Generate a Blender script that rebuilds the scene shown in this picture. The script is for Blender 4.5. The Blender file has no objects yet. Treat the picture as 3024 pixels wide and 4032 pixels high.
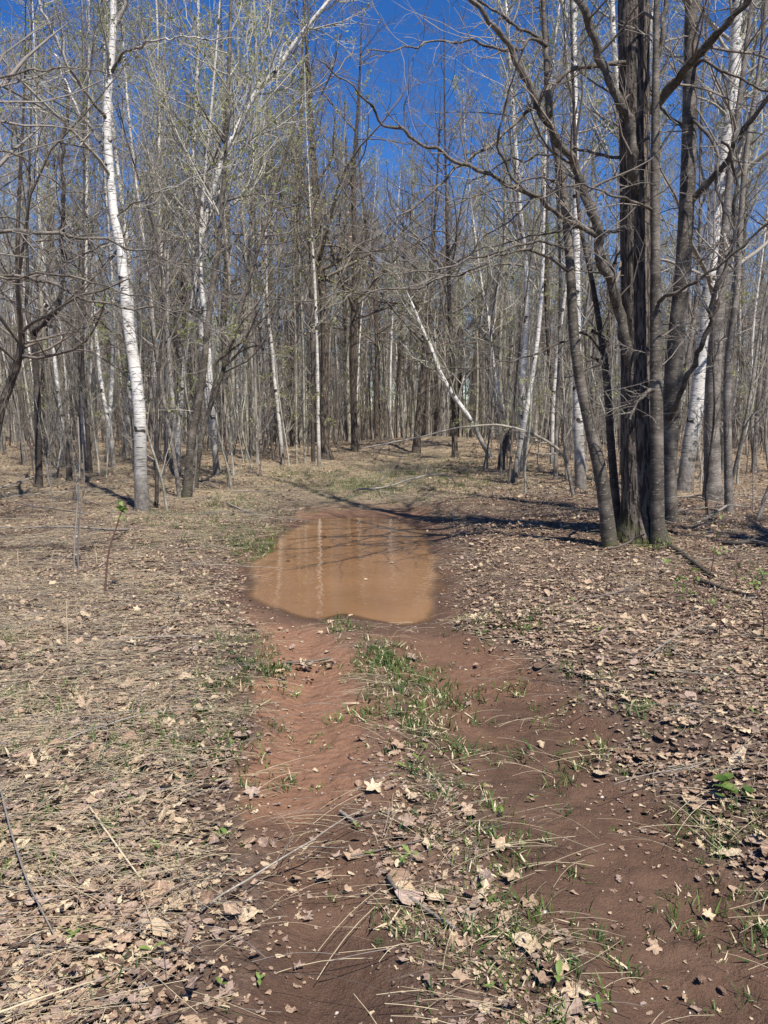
import bpy, math, random
import numpy as np

# ------------------------------------------------------------------ camera, sky, sun, exposure
scene = bpy.context.scene
COL = scene.collection
rng = np.random.default_rng(11)
random.seed(11)
PITCH = math.radians(7.8)
CAMZ = 1.6
FPX = 3027.0                      # focal length in pixels of the 3024 x 4032 photograph
SUN_EL, SUN_AZ = math.radians(58), math.radians(150)   # azimuth clockwise from +Y (the view direction)

cam_d = bpy.data.cameras.new('camera')
cam = bpy.data.objects.new('camera', cam_d)
COL.objects.link(cam)
cam.location = (0, 0, CAMZ)
cam.rotation_euler = (math.pi / 2 - PITCH, 0, 0)
cam_d.sensor_width = 36
cam_d.lens = FPX / 4032 * 36
cam_d.clip_start = 0.05
cam_d.clip_end = 2000
scene.camera = cam

world = bpy.data.worlds.new('World')
scene.world = world
world.use_nodes = True
wn, wl = world.node_tree.nodes, world.node_tree.links
wn.clear()
sky = wn.new('ShaderNodeTexSky')
sky.sky_type = 'NISHITA'
sky.sun_disc = False
sky.sun_elevation = SUN_EL
sky.sun_rotation = SUN_AZ
sky.altitude = 1500
sky.air_density = 1.0
sky.dust_density = 0.0
sky.ozone_density = 4.5
bg = wn.new('ShaderNodeBackground')
bg.inputs['Strength'].default_value = 0.09
wo = wn.new('ShaderNodeOutputWorld')
hs = wn.new('ShaderNodeHueSaturation')          # the phone's rich blue, over the whole sky alike
hs.inputs['Saturation'].default_value = 1.28
hs.inputs['Hue'].default_value = .510
wl.new(sky.outputs[0], hs.inputs['Color'])
wl.new(hs.outputs[0], bg.inputs[0])
wl.new(bg.outputs[0], wo.inputs[0])

sun_d = bpy.data.lights.new('sun', 'SUN')
sun_d.energy = 5.0
sun_d.angle = math.radians(0.53)
sun_d.color = (1.0, 0.95, 0.87)
sun = bpy.data.objects.new('sun', sun_d)
COL.objects.link(sun)
sun.location = (20, -35, 50)
sun.rotation_euler = (math.pi / 2 - SUN_EL, 0, math.pi - SUN_AZ)

scene.view_settings.view_transform = 'Standard'
scene.view_settings.look = 'None'
scene.view_settings.exposure = 0.72
scene.view_settings.gamma = 1.0
scene.view_settings.use_curve_mapping = False
scene.render.engine = 'CYCLES'
scene.cycles.max_bounces = 5
scene.cycles.diffuse_bounces = 2
scene.cycles.transparent_max_bounces = 6

# ------------------------------------------------------------------ photograph pixel -> place (pixels of a 1659 x 2212 copy)
SC = 3024 / 1659
F_ = np.array([0, math.cos(PITCH), -math.sin(PITCH)])
U_ = np.array([0, math.sin(PITCH), math.cos(PITCH)])
X_ = np.array([1.0, 0, 0])
CAM = np.array([0, 0, CAMZ])

def ray(x, y):
    return F_ + (x * SC - 1512) / FPX * X_ - (y * SC - 2016) / FPX * U_

def gp(x, y, z=0.0):
    d = ray(x, y)
    return CAM + d * ((z - CAMZ) / d[2])

def px(x, y, Y):
    d = ray(x, y)
    return CAM + d * (Y / d[1])

def pxw(w, P):
    return w * SC / FPX * float(np.dot(np.asarray(P) - CAM, F_))

# ------------------------------------------------------------------ noise
_perm = np.random.default_rng(3).random((256, 256))

def vnoise(x, y):
    xi, yi = np.floor(x).astype(int), np.floor(y).astype(int)
    fx, fy = x - xi, y - yi
    fx, fy = fx * fx * (3 - 2 * fx), fy * fy * (3 - 2 * fy)
    g = lambda a, b: _perm[a & 255, b & 255]
    return ((g(xi, yi) * (1 - fx) + g(xi + 1, yi) * fx) * (1 - fy) + (g(xi, yi + 1) * (1 - fx) + g(xi + 1, yi + 1) * fx) * fy) * 2 - 1

def fbm(x, y, o=4):
    s, a = 0, 1.0
    for k in range(o):
        s = s + a * vnoise(x * 2 ** k + 17.3 * k, y * 2 ** k + 9.1 * k)
        a *= .5
    return s

def sstep(a, b, x):
    t = np.clip((x - a) / (b - a), 0, 1)
    return t * t * (3 - 2 * t)

# ------------------------------------------------------------------ the track, read off the photograph on the ground plane
def edge(pts):
    w = np.array([gp(*p) for p in pts])
    w = w[np.argsort(w[:, 1])]
    return w[:, 1], w[:, 0]
LE = edge([(520, 2300), (540, 2212), (555, 2000), (545, 1850), (520, 1700), (520, 1600), (535, 1500), (560, 1420), (518, 1330), (505, 1270), (530, 1205), (578, 1160), (622, 1120), (655, 1090), (690, 1060), (745, 1035), (790, 1015), (850, 990), (905, 972)])
RE = edge([(1900, 2300), (1840, 2150), (1720, 2000), (1560, 1850), (1430, 1700), (1340, 1600), (1230, 1500), (1130, 1440), (1040, 1390), (1008, 1350), (998, 1300), (990, 1240), (978, 1180), (955, 1130), (915, 1095), (870, 1068), (880, 1040), (930, 1010), (985, 985), (1020, 972)])
SL = edge([(880, 2300), (855, 2212), (820, 2060), (800, 1900), (740, 1790), (720, 1700), (770, 1600), (755, 1500), (770, 1430), (720, 1370), (700, 1340)])
SR = edge([(1330, 2300), (1290, 2212), (1210, 2050), (1130, 1900), (1085, 1780), (1010, 1650), (955, 1560), (925, 1480), (880, 1420), (820, 1380), (780, 1350)])
POOL = np.array([gp(*p, -0.06)[:2] for p in [(532, 1290), (538, 1215), (578, 1195), (600, 1160), (622, 1146), (670, 1124), (740, 1117), (810, 1117), (858, 1122), (900, 1138), (928, 1160), (941, 1200), (948, 1250), (944, 1300), (936, 1335), (905, 1352), (860, 1352), (800, 1341), (745, 1330), (700, 1341), (650, 1337), (600, 1318), (560, 1305)]])
WATER = -0.06

def poly_sd(x, y, poly):
    """signed distance to a closed polygon, negative inside"""
    d = np.full(x.shape, 1e9)
    inside = np.zeros(x.shape, bool)
    n = len(poly)
    for i in range(n):
        a, b = poly[i], poly[(i + 1) % n]
        e = b - a
        t = np.clip(((x - a[0]) * e[0] + (y - a[1]) * e[1]) / (e @ e), 0, 1)
        d = np.minimum(d, np.hypot(x - a[0] - t * e[0], y - a[1] - t * e[1]))
        c = ((a[1] > y) != (b[1] > y)) & (x < (b[0] - a[0]) * (y - a[1]) / (b[1] - a[1] + 1e-12) + a[0])
        inside ^= c
    return np.where(inside, -d, d)

def track_fields(x, y):
    n = fbm(x * 2.2, y * 2.2, 3) * 0.10 + fbm(x * 9, y * 9, 2) * 0.035
    le, re = np.interp(y, *LE), np.interp(y, *RE)
    out = np.maximum(le - x, x - re) + n              # >0 outside
    sl, sr = np.interp(y, *SL), np.interp(y, *SR)
    strip = np.minimum(x - sl, sr - x) + n * .8          # >0 in the grassy middle strip
    strip = np.where(y > SL[0][-1] + .05, -1, strip)
    far = sstep(11.7, 13.2, y + n * 4)                   # beyond the pool the track is overgrown
    gone = sstep(26, 31, y)
    return out, strip, far, gone

def raw_height(x, y):
    out, strip, far, gone = track_fields(x, y)
    le, re = np.interp(y, *LE), np.interp(y, *RE)
    right = sstep(-.2, .5, x - re)
    left = sstep(-.2, .5, le - x)
    z = 0.045 * fbm(x * .35, y * .35, 3) * sstep(2, 12, y) + 0.018 * fbm(x * 1.6, y * 1.6, 3)
    z += right * (0.10 + 0.05 * sstep(0, 2.5, x - re)) * (1 - gone) + left * 0.06 * (1 - gone)
    rut = sstep(0.02, .22, -out) * (1 - sstep(-.18, .05, strip))
    z -= rut * 0.045 * (1 - far)
    z += sstep(-.05, .2, strip) * 0.012
    z += 0.006 * fbm(x * 6, y * 6, 3)
    # mud lumps on the right-hand rut, soft tyre furrow on the left-hand one
    mid = (np.interp(y, *SL) + np.interp(y, *SR)) / 2
    rr = rut * (x > mid) * (y < 6)
    z += rr * 0.020 * np.abs(fbm(x * 8, y * 8, 3))
    ll = rut * (x < mid) * (y < 6)
    fur = np.exp(-((x - (np.interp(y, *LE) * .45 + np.interp(y, *SL) * .55) - .03 * np.sin(y * 3)) / .035) ** 2)
    z -= ll * 0.014 * fur * sstep(2.9, 3.3, y) * (1 - sstep(4.4, 5, y))
    # mound at the bend and the ground falling away behind it
    z += 0.42 * np.exp(-((x - 2.0) / 4.0) ** 2 - ((y - 29) / 4.0) ** 2) + 0.30 * np.exp(-((x + 4.5) / 2.6) ** 2 - ((y - 20) / 4.5) ** 2)
    z += 0.10 * np.exp(-((x + 9) / 4) ** 2 - ((y - 15) / 4) ** 2)
    z -= 0.8 * sstep(31, 60, y)
    z += 0.10 * np.exp(-((x - 2.72) ** 2 + (y - 9.0) ** 2) / .55)      # root mound of the maple clump
    sd = poly_sd(x, y, POOL)
    shore = WATER + np.clip(sd * np.where(sd > 0, .12, .22), -.12, .2) + 0.010 * fbm(x * 3.2, y * 3.2, 4) * sstep(-.45, -.1, sd)
    k = 1 - sstep(0.05, .75, sd)
    return np.where(sd < 1.2, z * (1 - k) + shore * k, z)

# one sheet, finer towards the camera
def growing(a, b, s0, k):
    v = [a]
    while v[-1] < b:
        v.append(v[-1] + max(s0, k * v[-1]))
    return v
xs = np.arange(0, 3.3, .026)
tail = growing(3.3, 420, .03, .055)
xs = np.concatenate([xs, tail])
GX = np.concatenate([-xs[::-1][:-1], xs])
GY = np.concatenate([[-60, -40, -25, -15, -9, -6, -4, -2.5, -1.5, -.8, -.2, .3, .7], np.array(growing(1.0, 42, .021, .0082)), np.array(growing(43, 480, 1, .06))])
MX, MY = np.meshgrid(GX, GY)
HZ = raw_height(MX, MY)

def hz(x, y):
    x, y = np.asarray(x, float), np.asarray(y, float)
    i = np.clip(np.searchsorted(GX, x) - 1, 0, len(GX) - 2)
    j = np.clip(np.searchsorted(GY, y) - 1, 0, len(GY) - 2)
    fx = (x - GX[i]) / (GX[i + 1] - GX[i])
    fy = (y - GY[j]) / (GY[j + 1] - GY[j])
    return (HZ[j, i] * (1 - fx) + HZ[j, i + 1] * fx) * (1 - fy) + (HZ[j + 1, i] * (1 - fx) + HZ[j + 1, i + 1] * fx) * fy

# ------------------------------------------------------------------ materials
class NT:
    def __init__(self, name):
        self.m = bpy.data.materials.new(name)
        self.m.use_nodes = True
        self.n, self.l = self.m.node_tree.nodes, self.m.node_tree.links
        self.b = self.n['Principled BSDF']
        self.b.inputs['Roughness'].default_value = .85
        self.b.inputs['Specular IOR Level'].default_value = .25
    def add(self, t, ins=None, **kw):
        nd = self.n.new(t)
        for k, v in kw.items():
            setattr(nd, k, v)
        for k, v in (ins or {}).items():
            s = nd.inputs[k]
            if hasattr(v, 'is_linked') or hasattr(v, 'links'):
                self.l.new(v, s)
            else:
                s.default_value = v
        return nd
    def noise(self, vec, scale, detail=4, rough=.55):
        return self.add('ShaderNodeTexNoise', {'Vector': vec, 'Scale': scale, 'Detail': detail, 'Roughness': rough}).outputs['Fac']
    def ramp(self, fac, stops):
        r = self.add('ShaderNodeValToRGB', {'Fac': fac})
        e = r.color_ramp.elements
        while len(e) < len(stops):
            e.new(.5)
        for s, (p, c) in zip(e, stops):
            s.position = p
            s.color = (*c, 1) if len(c) == 3 else c
        return r.outputs[0]
    def rng01(self, fac, a, b, lo=0., hi=1.):
        return self.add('ShaderNodeMapRange', {'Value': fac, 'From Min': a, 'From Max': b, 'To Min': lo, 'To Max': hi}, interpolation_type='SMOOTHSTEP').outputs[0]
    def mix(self, fac, a, b, mode='MIX'):
        nd = self.add('ShaderNodeMix', data_type='RGBA', blend_type=mode)
        for s, v in ((nd.inputs[0], fac), (nd.inputs[6], a), (nd.inputs[7], b)):
            if hasattr(v, 'links'):
                self.l.new(v, s)
            elif isinstance(v, tuple):
                s.default_value = (*v, 1)
            else:
                s.default_value = v
        return nd.outputs[2]
    def math(self, op, a, b=0.0):
        nd = self.add('ShaderNodeMath', operation=op)
        for s, v in ((nd.inputs[0], a), (nd.inputs[1], b)):
            if hasattr(v, 'links'):
                self.l.new(v, s)
            else:
                s.default_value = v
        return nd.outputs[0]
    def bump(self, h, strength, dist=.02):
        nd = self.add('ShaderNodeBump', {'Height': h, 'Strength': strength, 'Distance': dist})
        self.l.new(nd.outputs[0], self.b.inputs['Normal'])
    def attr(self, name):
        return self.add('ShaderNodeAttribute', attribute_name=name).outputs['Fac']
    def uv(self, sx=1, sy=1):
        u = self.add('ShaderNodeUVMap', uv_map='uv').outputs[0]
        return self.add('ShaderNodeMapping', {'Vector': u, 'Scale': (sx, sy, 1)}).outputs[0]
    def rnd(self):
        return self.add('ShaderNodeObjectInfo').outputs['Random']
    def color(self, c):
        self.l.new(c, self.b.inputs['Base Color'])

def mat_ground():
    t = NT('forest_soil')
    pos = t.add('ShaderNodeNewGeometry').outputs['Position']
    track, wet, sand, rip = t.attr('track'), t.attr('wet'), t.attr('sand'), t.attr('ripple')
    n1, n2, n3 = t.noise(pos, 3, 5), t.noise(pos, 22, 6, .65), t.noise(pos, 110, 4, .7)
    soil = t.ramp(n2, [(.3, (.055, .034, .024)), (.5, (.12, .078, .055)), (.72, (.21, .145, .105))])
    mud = t.ramp(n1, [(.3, (.100, .056, .036)), (.52, (.135, .077, .049)), (.75, (.170, .099, .064))])
    mud = t.mix(t.rng01(n2, .35, .75, 0, .45), mud, (.20, .12, .078))
    sandc = t.ramp(n2, [(.3, (.215, .112, .066)), (.6, (.275, .148, .090)), (.8, (.33, .19, .122))])
    c = t.mix(sand, mud, sandc)
    c = t.mix(t.rng01(t.noise(pos, 5, 5, .7), .5, .68, 0, .45), c, (.075, .044, .030))
    wetc = t.mix(.55, c, (.05, .027, .018))
    c = t.mix(wet, c, wetc)
    far = t.attr('leafy')
    duff = t.ramp(t.noise(pos, 9, 6, .7), [(.3, (.13, .095, .062)), (.5, (.27, .205, .135)), (.7, (.39, .305, .205))])
    soil = t.mix(far, soil, duff)
    c = t.mix(track, soil, c)
    grain = t.add('ShaderNodeTexVoronoi', {'Vector': pos, 'Scale': 95}).outputs['Distance']
    c = t.mix(t.rng01(grain, .10, .22, .55, 0.), c, t.mix(.5, c, (.32, .25, .2)))
    t.color(c)
    r = t.math('SUBTRACT', .95, t.math('MULTIPLY', wet, .36))
    t.l.new(r, t.b.inputs['Roughness'])
    wv = t.add('ShaderNodeTexWave', {'Vector': pos, 'Scale': 5.2, 'Distortion': 6.5, 'Detail': 3, 'Detail Scale': .9}, wave_type='BANDS', bands_direction='Y').outputs['Fac']
    lump = t.noise(pos, 7, 4, .6)
    h = t.math('ADD', t.math('ADD', t.math('MULTIPLY', n2, .55), t.math('MULTIPLY', n3, .4)), t.math('MULTIPLY', lump, 1.1))
    
    h = t.math('ADD', h, t.math('MULTIPLY', t.math('MULTIPLY', wv, rip), .16))
    t.bump(h, 1., .032)
    return t.m

def mat_water():
    """muddy water: a silty body that hides the bottom with depth, under a reflecting surface"""
    t = NT('muddy_water')
    pos = t.add('ShaderNodeNewGeometry').outputs['Position']
    st = t.add('ShaderNodeMapping', {'Vector': pos, 'Scale': (1, 1.5, 1)}).outputs[0]
    bmp = t.add('ShaderNodeBump', {'Height': t.noise(st, 7, 2, .45), 'Strength': .10, 'Distance': .03}).outputs[0]
    c = t.ramp(t.noise(pos, 1.3, 3), [(.3, (.18, .098, .048)), (.7, (.23, .126, .062))])
    body = t.add('ShaderNodeBsdfDiffuse', {'Color': c})
    clear = t.add('ShaderNodeBsdfTransparent', {'Color': (.93, .86, .78, 1)})
    deep = t.rng01(t.attr('depth'), -.001, .022, .25, 1)
    b = t.add('ShaderNodeMixShader', {'Fac': deep, 1: clear.outputs[0], 2: body.outputs[0]})
    gl = t.add('ShaderNodeBsdfGlossy', {'Color': (1, 1, 1, 1), 'Roughness': .012, 'Normal': bmp})
    fr = t.add('ShaderNodeFresnel', {'IOR': 1.42, 'Normal': bmp})
    mx = t.add('ShaderNodeMixShader', {'Fac': fr.outputs[0], 1: b.outputs[0], 2: gl.outputs[0]})
    t.l.new(mx.outputs[0], t.n['Material Output'].inputs[0])
    t.n.remove(t.b)
    return t.m

def mat_leaf(name, lo, mid, hi):
    t = NT(name)
    oc = t.add('ShaderNodeTexCoord').outputs['Object']
    c = t.ramp(t.rnd(), [(.0, lo), (.5, mid), (1., hi)])
    n = t.noise(oc, 5, 4, .65)
    c = t.mix(t.rng01(n, .4, .75, 0, .6), c, tuple(a * .55 for a in mid))
    x = t.add('ShaderNodeSeparateXYZ', {'Vector': oc})
    vein = t.rng01(t.math('ABSOLUTE', x.outputs['X']), .0, .035, .45, 0)
    c = t.mix(vein, c, tuple(min(a * 1.5, .7) for a in hi))
    t.color(c)
    t.b.inputs['Roughness'].default_value = .62
    t.b.inputs['Specular IOR Level'].default_value = .35
    t.bump(n, .5, .08)
    return t.m

def mat_green(name, lo, hi, transl=.25):
    t = NT(name)
    c = t.ramp(t.rnd(), [(0, lo), (1, hi)])
    t.color(c)
    t.b.inputs['Roughness'].default_value = .5
    tr = t.add('ShaderNodeBsdfTranslucent', {'Color': c})
    mx = t.add('ShaderNodeMixShader', {'Fac': transl, 1: t.b.outputs[0], 2: tr.outputs[0]})
    t.l.new(mx.outputs[0], t.n['Material Output'].inputs[0])
    return t.m

def mat_plain(name, lo, hi, scale=30):
    t = NT(name)
    oc = t.add('ShaderNodeTexCoord').outputs['Object']
    c = t.ramp(t.rnd(), [(0, lo), (1, hi)])
    c = t.mix(t.rng01(t.noise(oc, scale, 3), .4, .7, 0, .5), c, tuple(a * .6 for a in lo))
    t.color(c)
    return t.m

def mat_rough_bark(name, dark, mid, light, moss=.0):
    t = NT(name)
    uv = t.uv(1, .16)
    w = t.add('ShaderNodeMix', {0: .22}, data_type='RGBA')
    nz = t.add('ShaderNodeTexNoise', {'Vector': t.uv(1, .5), 'Scale': 9, 'Detail': 3})
    t.l.new(uv, w.inputs[6])
    t.l.new(nz.outputs['Color'], w.inputs[7])
    v = t.noise(t.uv(1, .09), 52, 2, .5)
    v2 = t.noise(t.uv(1, .35), 30, 3, .6)
    n = t.noise(t.uv(1, .6), 40, 5, .7)
    big = t.noise(t.uv(1, 1), 3.2, 4)
    ridge = t.math('MULTIPLY', t.rng01(v, .40, .54), t.rng01(v2, .32, .46, .55, 1))
    c = t.mix(ridge, dark, t.ramp(n, [(.3, mid), (.75, light)]))
    c = t.mix(t.rng01(big, .45, .75, 0, .5), c, mid)
    if moss:
        z = t.add('ShaderNodeSeparateXYZ', {'Vector': t.add('ShaderNodeNewGeometry').outputs['Position']}).outputs['Z']
        mk = t.math('MULTIPLY', t.rng01(z, .12, .62, 1, 0), t.rng01(t.noise(t.uv(1, 1), 7, 4), .38, .6))
        c = t.mix(t.math('MULTIPLY', mk, moss), c, (.05, .06, .012))
    t.color(c)
    t.bump(t.math('ADD', ridge, t.math('MULTIPLY', n, .4)), 1., .02)
    return t.m

def mat_smooth_bark(name, dark, mid, light, moss=0.):
    t = NT(name)
    n1 = t.noise(t.uv(1, .7), 6, 5, .6)
    n2 = t.noise(t.uv(.35, 2.2), 26, 4, .6)
    n3 = t.noise(t.uv(1, 1), 38, 3, .6)
    c = t.ramp(n1, [(.36, dark), (.5, mid), (.66, light)])
    c = t.mix(t.rng01(n2, .50, .66, 0, .7), c, dark)
    c = t.mix(t.rng01(n3, .57, .66, 0, .7), c, tuple(min(1, a * 1.35) for a in light))
    if moss:
        z = t.add('ShaderNodeSeparateXYZ', {'Vector': t.add('ShaderNodeNewGeometry').outputs['Position']}).outputs['Z']
        mk = t.math('MULTIPLY', t.rng01(z, .1, .5, 1, 0), t.rng01(n1, .4, .6))
        c = t.mix(t.math('MULTIPLY', mk, moss), c, (.06, .065, .015))
    t.color(c)
    t.b.inputs['Roughness'].default_value = .75
    t.bump(t.math('ADD', n2, n3), .5, .008)
    return t.m

def mat_birch(name, white, base_h=1.3):
    t = NT(name)
    n1 = t.noise(t.uv(1.2, 9), 7, 4, .6)                      # short dark dashes across the trunk
    n2 = t.noise(t.uv(1, 1.3), 2.6, 4, .65)                     # peeling and stained patches
    n3 = t.noise(t.uv(6, 26), 6, 3, .6)
    u = t.add('ShaderNodeSeparateXYZ', {'Vector': t.add('ShaderNodeUVMap', uv_map='uv').outputs[0]})
    c = t.ramp(n2, [(.35, tuple(a * .72 for a in white)), (.55, white), (.75, tuple(min(a * 1.1, .86) for a in white))])
    c = t.mix(t.rng01(n3, .56, .66, 0, .6), c, (.30, .27, .24))
    c = t.mix(t.rng01(n1, .555, .615), c, (.035, .03, .028))
    scar = t.math('MULTIPLY', t.rng01(t.noise(t.uv(1.6, 1.2), 3.2, 2), .61, .66), 1.)
    c = t.mix(scar, c, (.03, .026, .024))
    rough = t.ramp(t.noise(t.uv(3, 1), 14, 5, .7), [(.38, (.04, .035, .03)), (.6, (.16, .135, .11)), (.8, (.34, .31, .27))])
    low = t.rng01(t.math('ADD', u.outputs['Y'], t.math('MULTIPLY', n2, base_h)), base_h * .6, base_h * 2.1, .95, 0)
    c = t.mix(low, c, rough)
    t.color(c)
    t.b.inputs['Roughness'].default_value = .6
    t.bump(t.math('ADD', n1, t.math('MULTIPLY', n3, .5)), .35, .01)
    return t.m

M = {}
M['ground'] = mat_ground()
M['water'] = mat_water()
M['rough'] = mat_rough_bark('furrowed_bark', (.034, .027, .022), (.105, .084, .067), (.19, .156, .127), 1.)
M['oak'] = mat_rough_bark('dark_oak_bark', (.03, .023, .019), (.10, .078, .062), (.19, .152, .122))
M['smooth'] = mat_smooth_bark('smooth_grey_bark', (.040, .034, .027), (.098, .083, .066), (.21, .18, .147), .9)
M['aspen'] = mat_smooth_bark('pale_aspen_bark', (.13, .118, .09), (.27, .25, .195), (.42, .395, .32))
M['maple'] = mat_smooth_bark('grey_maple_bark', (.075, .063, .053), (.165, .144, .122), (.29, .26, .225))
M['dark'] = mat_smooth_bark('dark_cherry_bark', (.03, .024, .02), (.065, .053, .045), (.13, .108, .09))
M['birch'] = mat_birch('white_birch_bark', (.70, .665, .61))
M['birch2'] = mat_birch('grey_birch_bark', (.60, .56, .50), .8)
M['twig'] = mat_plain('grey_twig_bark', (.20, .175, .15), (.30, .268, .23), 8)
M['twig_brown'] = mat_plain('brown_twig_bark', (.125, .10, .082), (.20, .166, .138), 8)
M['twig_pale'] = mat_plain('pale_twig_bark', (.32, .295, .24), (.43, .40, .33), 8)
M['twig_red'] = mat_plain('red_brown_twig_bark', (.10, .055, .045), (.15, .085, .065), 8)
M['bud'] = mat_green('young_leaf_green', (.22, .25, .075), (.38, .39, .15), .4)
M['grass'] = mat_green('grass_green', (.055, .105, .022), (.14, .20, .045), .3)
M['grass_dark'] = mat_green('dark_grass_green', (.035, .075, .018), (.075, .125, .03), .2)
M['seedling'] = mat_green('seedling_green', (.12, .19, .045), (.22, .29, .08), .3)
M['straw'] = mat_plain('dry_straw', (.42, .335, .21), (.56, .47, .32), 20)
M['leaf_pale'] = mat_leaf('pale_tan_leaf', (.43, .31, .195), (.53, .40, .26), (.64, .50, .335))
M['leaf_tan'] = mat_leaf('tan_leaf', (.27, .175, .115), (.36, .245, .165), (.45, .32, .22))
M['leaf_grey'] = mat_leaf('pinkish_grey_leaf', (.24, .165, .125), (.32, .23, .178), (.41, .30, .238))
M['leaf_brown'] = mat_leaf('brown_leaf', (.075, .044, .030), (.13, .078, .052), (.20, .125, .084))
M['leaf_dead'] = mat_leaf('russet_hanging_leaf', (.20, .10, .055), (.28, .15, .085), (.36, .21, .13))
M['stone'] = mat_plain('pale_stone', (.42, .36, .30), (.58, .52, .45), 12)
M['dead_wood'] = mat_smooth_bark('weathered_dead_wood', (.15, .13, .105), (.26, .23, .19), (.38, .34, .28))
M['rotten'] = mat_smooth_bark('dark_rotten_wood', (.03, .025, .02), (.06, .05, .04), (.12, .1, .08))

# ------------------------------------------------------------------ object helpers
def tag(o, label=None, cat=None, group=None, kind=None):
    for k, v in (('label', label), ('category', cat), ('group', group), ('kind', kind)):
        if v:
            o[k] = v
    return o

def link(name, data, parent=None, loc=None):
    o = bpy.data.objects.new(name, data)
    COL.objects.link(o)
    if parent:
        o.parent = parent
    if loc is not None:
        o.location = loc
    return o

def quadmesh(name, parts, mats, smooth=True):
    """parts: (verts, quads, uv per corner or None, material index); joined into one mesh"""
    me = bpy.data.meshes.new(name)
    V = np.concatenate([p[0].reshape(-1, 3) for p in parts]).astype(np.float32)
    off, Fs, UV, MI = 0, [], [], []
    for v, f, uv, mi in parts:
        nv = v.reshape(-1, 3).shape[0]
        Fs.append(f.reshape(-1, 4) + off)
        off += nv
        nf = Fs[-1].shape[0]
        UV.append(uv.reshape(-1, 2) if uv is not None else np.zeros((nf * 4, 2)))
        MI.append(np.full(nf, mi))
    Fq = np.concatenate(Fs).astype(np.int32)
    nf = len(Fq)
    me.vertices.add(len(V))
    me.vertices.foreach_set('co', V.ravel())
    me.loops.add(nf * 4)
    me.loops.foreach_set('vertex_index', Fq.ravel())
    me.polygons.add(nf)
    me.polygons.foreach_set('loop_start', np.arange(0, nf * 4, 4, dtype=np.int32))
    me.polygons.foreach_set('material_index', np.concatenate(MI).astype(np.int32))
    me.polygons.foreach_set('use_smooth', np.full(nf, smooth))
    uvl = me.uv_layers.new(name='uv')
    uvl.data.foreach_set('uv', np.concatenate(UV).astype(np.float32).ravel())
    for m in mats:
        me.materials.append(m)
    me.update(calc_edges=True)
    return me

def norm(a):
    return a / np.maximum(np.linalg.norm(a, axis=-1, keepdims=True), 1e-9)

def tubes(P, R, S, mi=0, rough=None):
    """P (B,N,3), R (B,N): B tubes of N rings with S sides"""
    B, N = R.shape
    T = np.empty_like(P)
    T[:, 1:-1] = P[:, 2:] - P[:, :-2]
    T[:, 0], T[:, -1] = P[:, 1] - P[:, 0], P[:, -1] - P[:, -2]
    T = norm(T)
    mean = norm(P[:, -1] - P[:, 0])
    ref = np.where(np.abs(mean[:, 1:2]) < .9, np.array([[0, 1., 0]]), np.array([[1., 0, 0]]))
    ref = np.repeat(ref[:, None, :], N, 1)
    u = norm(ref - (ref * T).sum(-1, keepdims=True) * T)
    v = np.cross(T, u)
    a = np.arange(S) / S * 2 * math.pi
    Rr = np.repeat(R[:, :, None], S, 2)
    if rough is not None:
        Rr = Rr * rough
    V = P[:, :, None, :] + Rr[..., None] * (np.cos(a)[None, None, :, None] * u[:, :, None, :] + np.sin(a)[None, None, :, None] * v[:, :, None, :])
    idx = np.arange(B * N * S).reshape(B, N, S)
    k2 = (np.arange(S) + 1) % S
    Fq = np.stack([idx[:, :-1, :], idx[:, :-1, k2], idx[:, 1:, k2], idx[:, 1:, :]], -1)
    ln = np.concatenate([np.zeros((B, 1)), np.cumsum(np.linalg.norm(np.diff(P, axis=1), axis=-1), 1)], 1) + np.arange(B)[:, None] * .37
    ang = np.arange(S + 1) / S * 2 * math.pi
    r0 = R.mean(1)
    uu = np.broadcast_to(ang[None, None, :] * r0[:, None, None], (B, N, S + 1))
    vv = np.broadcast_to(ln[:, :, None], (B, N, S + 1))
    UV = np.stack([np.stack([uu[:, :-1, :-1], vv[:, :-1, :-1]], -1), np.stack([uu[:, :-1, 1:], vv[:, :-1, 1:]], -1), np.stack([uu[:, 1:, 1:], vv[:, 1:, 1:]], -1), np.stack([uu[:, 1:, :-1], vv[:, 1:, :-1]], -1)], -2)
    return (V, Fq, UV, mi)

def resample(pts, n, rad=None):
    """Catmull-Rom through pts (K,3), n even points; rad interpolated along"""
    pts = np.asarray(pts, float)
    K = len(pts)
    ext = np.vstack([2 * pts[0] - pts[1], pts, 2 * pts[-1] - pts[-2]])
    dense, rd = [], []
    for i in range(K - 1):
        p0, p1, p2, p3 = ext[i:i + 4]
        t = np.linspace(0, 1, 12, endpoint=False)[:, None]
        dense.append(.5 * (2 * p1 + (p2 - p0) * t + (2 * p0 - 5 * p1 + 4 * p2 - p3) * t ** 2 + (3 * p1 - p0 - 3 * p2 + p3) * t ** 3))
        if rad is not None:
            rd.append(rad[i] + (rad[i + 1] - rad[i]) * t[:, 0])
    D = np.vstack(dense + [pts[-1:]])
    s = np.concatenate([[0], np.cumsum(np.linalg.norm(np.diff(D, axis=0), axis=1))])
    q = np.linspace(0, s[-1], n)
    out = np.stack([np.interp(q, s, D[:, k]) for k in range(3)], 1)
    if rad is None:
        return out, None
    rr = np.concatenate(rd + [[rad[-1]]])
    return out, np.interp(q, s, rr)

def kink(P, R):
    """nodes and small changes of direction along a limb"""
    n = len(P)
    L = np.linalg.norm(np.diff(P, axis=0), axis=1).sum()
    j = rng.normal(size=(n, 3)) * .011 * min(L, 2.5)
    j[1:-1] = .5 * j[1:-1] + .25 * (j[:-2] + j[2:])
    w = np.minimum(np.linspace(0, 4, n), 1)[:, None]
    return P + j * w, R * (1 + .12 * rng.normal(size=n).clip(-1, 1.5))

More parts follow.
